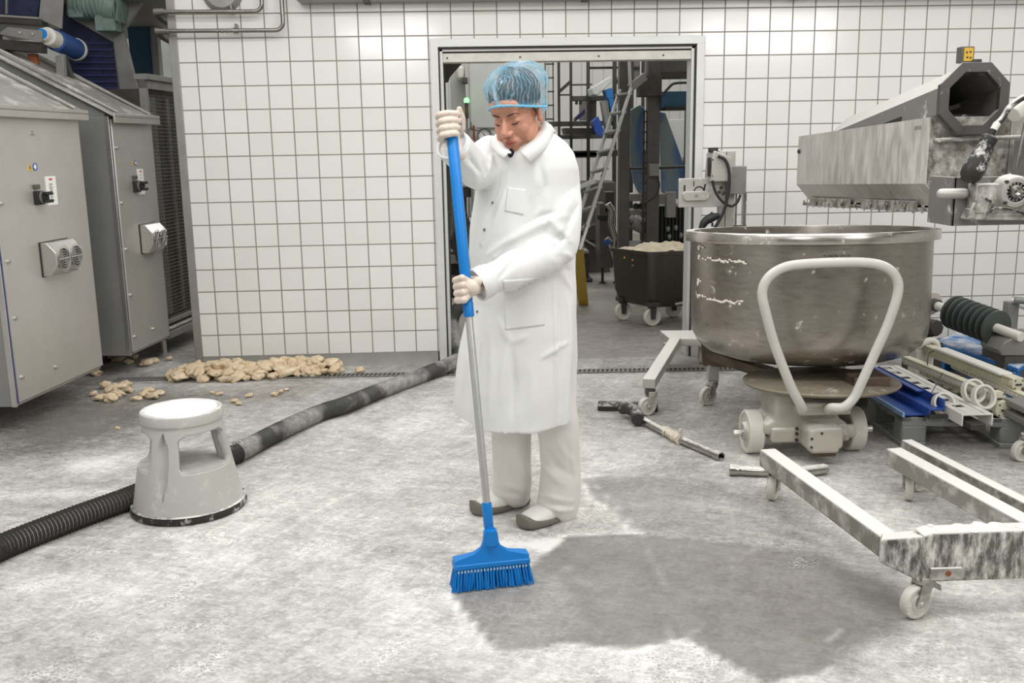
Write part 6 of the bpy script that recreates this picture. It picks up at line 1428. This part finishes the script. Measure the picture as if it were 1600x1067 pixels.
m = hm(); m.tube([V((rim_pt(2*PI*i/96).x*1.05, rim_pt(2*PI*i/96).y*1.05+.001, rim_pt(2*PI*i/96).z+.002+.0012*math.sin(i*2.2))) for i in range(96)], .0042, 8, closed=True); m.build('elastic_rim', plain('blue elastic', (118,190,222), .7, 0, .1, 80), net)
m = hm(); m.ell((0,-.135,-.028), (.045,.030,.040), None, 24, 16); nb_ = m.build('net_bunch', M['net'], net)
# ---- lab coat
CF, CL = V((-.68,-.73,0)), V((.73,-.68,0)); Yc = -2.93
rows = [(208,808,862,.8,-2.97),(216,795,872,.8,-2.97),(225,776,884,.72,-2.96),(240,758,895,.68,-2.95),(262,750,902,.68,-2.94),(290,745,904,.7,Yc),(320,741,905,.75,Yc),(355,737,903,.8,Yc),(395,735,899,.82,Yc),(430,737,898,.85,Yc),(470,735,900,.88,Yc),(510,725,900,.9,Yc),(550,717,899,.92,Yc),(590,712,898,.93,Yc),(625,709,898,.94,Yc),(648,709,898,.94,Yc)]
m = MB(); rings = []
for ri, (py, xl, xr, k, Y) in enumerate(rows):
    a, b = A(xl,py,Y), A(xr,py,Y); c = (a+b)/2; hw_ = (b.x-a.x)/2; p_ = hw_/math.sqrt((.73)**2+(.68*k)**2); q_ = p_*k; rg = []
    for i in range(64):
        t = 2*PI*i/64; fl_ = 0 if py < 430 else (py-430)/220; wv = 1+fl_*(.035*math.sin(t*5+1.)+.025*math.sin(t*9+2))
        rg.append(V((c.x,c.y,c.z))+CL*(p_*math.cos(t)*wv)+CF*(q_*math.sin(t)*wv))
    rings.append(rg)
rings[-1] = [p+V((0,0,-.012*math.sin(2*PI*i/64*2))) for i, p in enumerate(rings[-1])]
m.loft(rings)
m.ell(shN+V((-.02,0,-.01)), (.072,.075,.085)); m.tube(bez([shN+V((-.03,.01,.01)), shN+V((.0,0,-.10)), shN.lerp(elN,.8), elN+V((-.01,0,-.012)), elN.lerp(wrN,.25)+V((0,0,-.018)), elN.lerp(wrN,.6)+V((0,0,-.006)), wrN+V((.004,.01,.004))], 6), [.074]*4+[.070]*8+[.071]*8+[.068]*6+[.062]*6+[.058]*5, 24)
m.tube(bez([shF+V((.06,-.02,-.04)), shF, shF.lerp(elF,.6), elF+V((-.002,0,-.002)), elF.lerp(wrF,.5), wrF+V((.0,.0,-.004))], 6), [.085]*6+[.075]*6+[.066]*6+[.062]*6+[.060]*7, 22)
def pixdir(px, py):
    d = V(_ray(px, py)).normalized(); return V(CAMP), d
pre = m
def coat_disp(co, no):
    nz = np.array([noise.noise(V((p[0]*7,p[1]*7,p[2]*3.2)))*.0095+noise.noise(V((p[0]*15,p[1]*15,p[2]*8+5)))*.0045 for p in co]); d = nz
    # creases: polylines located on the cloth
    me_ = coat_bvh
    for pts, wd_, h in CREASES:
        P3 = []
        for px, py in pts:
            o_, dd = pixdir(px, py); hit = me_.ray_cast(o_, dd)
            if hit[0] is not None: P3.append(np.array(hit[0]))
        if len(P3) < 2: continue
        d = d+(crease(co, P3, wd_*1.15, h*1.7) if h > 0 else crease(co, P3, wd_*.8, h*1.9))
    return co+no*d[:,None]
CREASES = [
 ([(764,398),(800,374),(845,350),(893,338)], .010, .008), ([(775,408),(815,388),(860,372),(890,372)], .013, -.007),
 ([(897,300),(885,322),(872,350)], .010, .006), ([(903,320),(890,345),(880,370)], .012, -.006), ([(862,345),(878,362),(896,380)], .010, .006),
 ([(890,355),(875,375),(862,392)], .009, -.006), ([(870,330),(845,338),(820,352)], .010, -.005), ([(795,385),(775,402),(760,424)], .009, .004),
 ([(830,392),(800,412),(775,440)], .010, -.004), ([(846,262),(850,290),(842,320),(828,345)], .012, -.006), ([(838,255),(838,285),(828,315)], .010, .004),
 ([(800,262),(790,300),(775,345),(762,385)], .010, .0045), ([(783,270),(772,305),(758,345)], .009, -.005), ([(788,246),(776,285),(764,330),(752,380),(744,425)], .005, .004),
 ([(780,500),(792,525),(800,536)], .010, .005), ([(800,536),(812,530),(826,524)], .008, .004), ([(792,530),(788,580),(784,640)], .012, .006), ([(800,545),(803,600),(800,655)], .013, -.006),
 ([(866,440),(867,520),(869,600),(870,662)], .005, .0045), ([(873,470),(875,560),(874,655)], .008, -.005), ([(845,560),(868,545),(885,535)], .008, .005), ([(885,460),(890,520),(888,600),(886,650)], .010, .005),
 ([(735,520),(728,570),(720,620)], .010, .005), ([(750,540),(748,600),(742,640)], .011, -.005), ([(765,520),(768,580),(764,640)], .010, .004), ([(830,570),(832,620),(830,660)], .012, .004),
 ([(862,405),(880,430),(893,452)], .010, .006), ([(875,400),(893,425)], .009, -.006), ([(884,395),(896,405)], .007, .005),
 ([(722,250),(736,262),(748,284)], .008, .006), ([(730,240),(742,258),(750,270)], .007, -.006), ([(752,245),(760,270),(752,290)], .008, -.006), ([(712,262),(724,272),(734,284)], .007, .004), ([(770,240),(764,262),(758,280)], .008, .005),
 ([(748,440),(757,458),(766,474)], .005, .003), ([(690,228),(698,246),(705,256)], .005, .003)]
def bvh_of(me, off=V((0,0,0))):
    vs = [v.co+off for v in me.vertices]; return BVHTree.FromPolygons(vs, [tuple(p.vertices) for p in me.polygons])
def cloth_mat(name, c):
    m, nt, P = newmat(name); n = noi(nt, 5, 4)
    nt.links.new(mixc(nt, ramp(nt, n, .3, .7), srgb(*[x-4 for x in c]), srgb(*c)), P.inputs['Base Color']); P.inputs['Roughness'].default_value = .85
    P.inputs['Specular IOR Level'].default_value = .2
    nt.links.new(bump(nt, noi(nt, 26, 6, .6, off=(2,1,1)), .22, .006), P.inputs['Normal']); return m
M['coat'] = cloth_mat('white cotton coat', (237,237,234))
M['trousers'] = cloth_mat('off white trousers', (233,229,223))
coat0 = remesh(pre, .007, 'tmp', M['coat'], 6, .6); coat_bvh = bvh_of(coat0.data, WL); bpy.data.objects.remove(coat0)
coat = remesh(pre, .0056, 'lab_coat', M['coat'], 7, .6, disp=coat_disp)
cb = bvh_of(coat.data, WL)
def hit(px, py, off=.0):
    o_, dd = pixdir(px, py); h = cb.ray_cast(o_, dd)
    return (h[0]+h[1]*off, h[1]) if h[0] is not None else (None, None)
def patch(name, quad, nu_, nv_, off, mat, parent, thick=.003, cut=None, width=True):
    """thin cloth piece laid on the coat inside an image quad"""
    vs = []; fs = []; ok = True; last = None
    for j in range(nv_+1):
        for i in range(nu_+1):
            u, v = i/nu_, j/nv_; x = (quad[0][0]*(1-u)+quad[1][0]*u)*(1-v)+(quad[3][0]*(1-u)+quad[2][0]*u)*v; y = (quad[0][1]*(1-u)+quad[1][1]*u)*(1-v)+(quad[3][1]*(1-u)+quad[2][1]*u)*v
            h, n_ = hit(x, y, off)
            if h is None: h = last
            last = h; vs.append(h)
    for j in range(nv_):
        for i in range(nu_): a = j*(nu_+1)+i; fs.append((a,a+1,a+nu_+2,a+nu_+1))
    m = MB(); m.add(vs, fs); o = m.build(name, mat, parent); s = o.modifiers.new('t','SOLIDIFY'); s.thickness = thick; s.offset = 0; return o
patch('side_pocket', [(786,438),(849,433),(851,508),(790,516)], 20, 22, .0015, M['coat'], coat, .002)
patch('chest_pocket', [(793,292),(822,296),(818,336),(789,330)], 12, 14, .0010, M['coat'], coat, .0016)
snap = plain('steel snap', (150,150,150), .35, .8)
for px, py in ((770,317),(757,359),(746,487),(741,529)):
    h, n_ = hit(px, py)
    if h: MB().cyl(h-n_*.001, h+n_*.003, .0052, n=16).build('snap_button', snap, coat)
# collar: stand around the neck and two pointed flaps
def flap(name, pts, thick=.005, parent=coat):
    """pts: rows of 3D points"""
    pts = [bez(r, 6) for r in pts]; nr, nc = len(pts), len(pts[0]); m = MB(); m.add([p for r in pts for p in r], [(j*nc+i, j*nc+i+1, (j+1)*nc+i+1, (j+1)*nc+i) for j in range(nr-1) for i in range(nc-1)])
    o = m.build(name, M['coat'], parent); s = o.modifiers.new('t','SOLIDIFY'); s.thickness = thick; s.offset = 0; return o
inner = [A(858,208,-2.90), A(852,191,-2.97), A(843,205,-3.045), A(828,222,-3.085), A(812,237,-3.11)]
outer = [A(872,222,-2.90), A(867,205,-3.00), A(859,222,-3.085), A(846,238,-3.12), A(827,255,-3.135)]
mid = [a.lerp(b,.5)+V((0,-.012,.006)) for a, b in zip(inner, outer)]
flap('collar', [inner, mid, outer])
i2 = [A(852,190,-2.93), A(820,196,-2.86), A(790,204,-2.90), A(782,214,-3.0), A(790,228,-3.06), A(799,239,-3.10)]
o2 = [A(864,206,-2.90), A(820,214,-2.80), A(774,216,-2.88), A(766,224,-2.99), A(776,238,-3.07), A(788,247,-3.115)]
flap('collar', [i2, [a.lerp(b,.5)+V((0,0,.008)) for a, b in zip(i2,o2)], o2])
m = MB(); c_ = A(800,240,-3.055); m.ell(c_, (.016,.014,.018)); m.build('dark_shirt', plain('dark navy shirt', (34,32,52), .9), W)
# cuffs: open sleeve ends
for wr, el in ((wrN, elN), (wrF, elF)):
    d = (wr-el).normalized(); r = .0575
    MB().lathe([(r-.002,-.045),(r+.0025,-.02),(r+.003,.010),(r+.001,.014),(r-.006,.012),(r-.012,-.02)], wr+(V((.004,.01,.004)) if wr is wrN else V((0,0,-.004))), d, 40).build('cuff', M['coat'], coat)
# ---- trousers
m = MB()
def legrows(rows_, Y0, Y1):
    rg = []
    for k, (py, xl, xr) in enumerate(rows_):
        Y = Y0+(Y1-Y0)*k/(len(rows_)-1); a, b = A(xl,py,Y), A(xr,py,Y); c = (a+b)/2; r = (b.x-a.x)/2
        rg.append([c+V((r*math.cos(t), r*.98*math.sin(t), 0)) for t in [2*PI*i/32 for i in range(32)]])
    m.loft(rg)
legrows([(520,828,893),(600,832,898),(650,834,902),(690,842,905),(725,846,905),(760,842,905),(785,838,904),(800,846,902),(812,858,898)], -2.98, -2.90)
legrows([(520,775,850),(600,768,838),(650,768,832),(690,768,829),(725,768,829),(750,769,832),(768,770,832),(780,778,830),(789,790,824)], -2.86, -2.78)
m.ell((1.96,-2.92,.78), (.14,.13,.12))
TRC = [([(845,715),(860,740),(885,760)], .012, .009), ([(852,700),(870,730),(898,745)], .012, -.008), ([(842,770),(865,778),(895,782)], .009, .009), ([(850,790),(872,796),(897,796)], .007, .009), ([(845,780),(870,788),(896,790)], .007, -.008),
 ([(772,752),(800,760),(830,764)], .008, .010), ([(775,764),(805,772),(828,776)], .007, -.009), ([(805,700),(815,730),(830,752)], .010, .008), ([(795,720),(806,745),(815,760)], .010, -.007), ([(870,690),(893,720),(898,760)], .010, .007), ([(885,690),(897,760)], .008, -.006)]
def tr_disp(co, no):
    d = np.array([noise.noise(V((p[0]*9,p[1]*9,p[2]*6)))*.009 for p in co])
    for pts, wd_, h in TRC:
        P3 = []
        for px, py in pts:
            o_, dd = pixdir(px, py); ht = tb.ray_cast(o_, dd)
            if ht[0] is not None: P3.append(np.array(ht[0]))
        if len(P3) > 1: d = d+crease(co, P3, wd_*1.15, h)
    return co+no*d[:,None]
t0 = remesh(m, .007, 'tmp', M['trousers'], 3, .5); tb = bvh_of(t0.data, WL); bpy.data.objects.remove(t0)
remesh(m, .0055, 'trousers', M['trousers'], 4, .5, disp=tr_disp)
# ---- clogs
M['clog'] = cloth_mat('white clog leather', (238,236,230)); M['clog'].node_tree.nodes['Principled BSDF'].inputs['Roughness'].default_value = .5
M['sole'] = plain('grey clog sole', (116,112,104), .7, 0, .06, 20)
def clog(heel, toe, name='clog'):
    heel, toe = V(heel), V(toe); d = (toe-heel).normalized(); s = V((-d.y, d.x, 0)); Lf = .272
    hwid = lambda u: .030+.022*math.sin(PI*min(1,u*1.15)*.5)**1 if u < .35 else .046+.010*math.sin(PI*(u-.35)/.5*.9) if u < .85 else .054*math.sqrt(max(.02,1-((u-.85)/.155)**2))
    hup = lambda u: .092-.02*u if u < .3 else .086-.045*((u-.3)/.7)**1.2
    hso = lambda u: .042 if u < .22 else (.042-.016*(u-.22)/.2 if u < .42 else .026+.028*((u-.42)/.58)**1.3)
    def rg(u, w_, h, z0=0, n=20, p=2.4):
        c = heel+d*(Lf*u); out = []
        for i in range(n):
            t = 2*PI*i/n; cx, sz = math.cos(t), math.sin(t); f = (abs(cx)**p+abs(sz)**p)**(-1/p); out.append(c+s*(w_*cx*f)+V((0,0,z0+h/2+h/2*sz*f)))
        return out
    us = [0.0,.03,.08,.16,.25,.35,.45,.55,.65,.75,.83,.9,.95,.985,1.0]
    m = MB(); m.loft([rg(u, hwid(u)*(.55 if u == 0 else .8 if u == .03 else 1)*.95, max(.02,hup(u)*(1 if u < .9 else 1-(u-.9)*3.5)-.004), .006) for u in us[:-3]]); up = m.build('clog', M['clog'], W, subd=1)
    m = MB(); m.loft([rg(u, hwid(u)*(.55 if u == 0 else .8 if u == .03 else 1)*1.04, hso(u), 0 if u < .9 else (u-.9)*.08, p=5) for u in us]); m.build('sole', M['sole'], up, subd=1)
    c = heel+d*(Lf*.36); m = MB(); m.tube([c+s*.050+V((0,0,.05)), c+s*.046+d*.015+V((0,0,.062)), c+s*.040+d*.03+V((0,0,.072))], .0022, 6); m.build('side_slit', M['ink_dark'], up)
clog(V((2.135,-2.875,0)), V((1.905,-3.035,0))); clog(V((1.965,-2.735,0)), V((1.73,-2.86,0)))
# ---- gloved hands
M['glove'] = plain('latex glove', (226,211,196), .55, 0, .05, 30, bumpy=.35, bscale=60)
def grip(name, cen, axis, wrist, ak, sgn, offs, palm_ang, thumb, rho=.0275, span=150):
    a = axis.normalized(); e1 = (V((1,0,0))-a*a.x).normalized(); e2 = a.cross(e1)
    if e2.y < 0: e2 = -e2
    P_ = lambda ang, r, o: cen+e1*(r*math.cos(math.radians(ang)))+e2*(r*math.sin(math.radians(ang)))+a*o
    m = MB(); kn = []
    for i, o in enumerate(offs):
        lf = (1, 1.06, 1.0, .86)[i]; k0_ = P_(ak-sgn*18, rho+.017, o*1.12); kn.append(k0_)
        pts = [k0_, P_(ak+sgn*34, rho+.010, o*1.05), P_(ak+sgn*84*lf, rho+.004, o), P_(ak+sgn*span*lf, rho+.0, o*.96)]
        rs = [.0128,.0122,.0114,.0104]
        pp = [pts[0], pts[1], pts[2], pts[3]]
        arcp = [P_(ak+sgn*(34+k*(84*lf-34)/3), rho+.010-.002*k, o*1.03) for k in range(4)]+[P_(ak+sgn*(84*lf+k*(span-84)*lf/3), rho+.004-.0012*k, o) for k in range(1,4)]
        m.capsule(pts[0], arcp[0], rs[0], rs[1])
        for q in range(6): m.capsule(arcp[q], arcp[q+1], rs[1]-.0003*q, rs[1]-.0003*(q+1))
    for k_, f in zip(kn, (0,1,2,3)): m.capsule(wrist.lerp(k_, .22), k_, .0165, .0115)
    pc_ = P_(palm_ang, rho+.012, 0); m.ell(pc_.lerp(wrist, .25), (.028,.028,.030)); m.capsule(wrist, wrist.lerp(pc_, .6), .026, .026)
    m.capsule(wrist, wrist+(wrist-pc_).normalized()*.05, .027, .029)
    th = [P_(*q) for q in thumb]; rs = [.016,.0125,.0115,.0095]
    for q in range(len(th)-1): m.capsule(th[q], th[q+1], rs[min(q,3)], rs[min(q+1,3)])
    return remesh(m, .0023, name, M['glove'], 3, .5)
cu = on(197)+pd*0; grip('gloved_hand', cu, pd, wrF+(cu-wrF)*.30+V((.0,0,-.004)), 178, 1, (.036,.0125,-.0110,-.033), 110, [(75,.045,-.030),(30,.042,-.004),(5,.040,.026),(-25+360,.036,.052)])
cl_ = on(452); grip('gloved_hand', cl_, pd, wrN+(cl_-wrN)*.30, 238, -1, (.032,.0105,-.0115,-.034), 290, [(330,.045,.020),(10,.042,.032),(60,.036,.036),(110,.032,.034)])
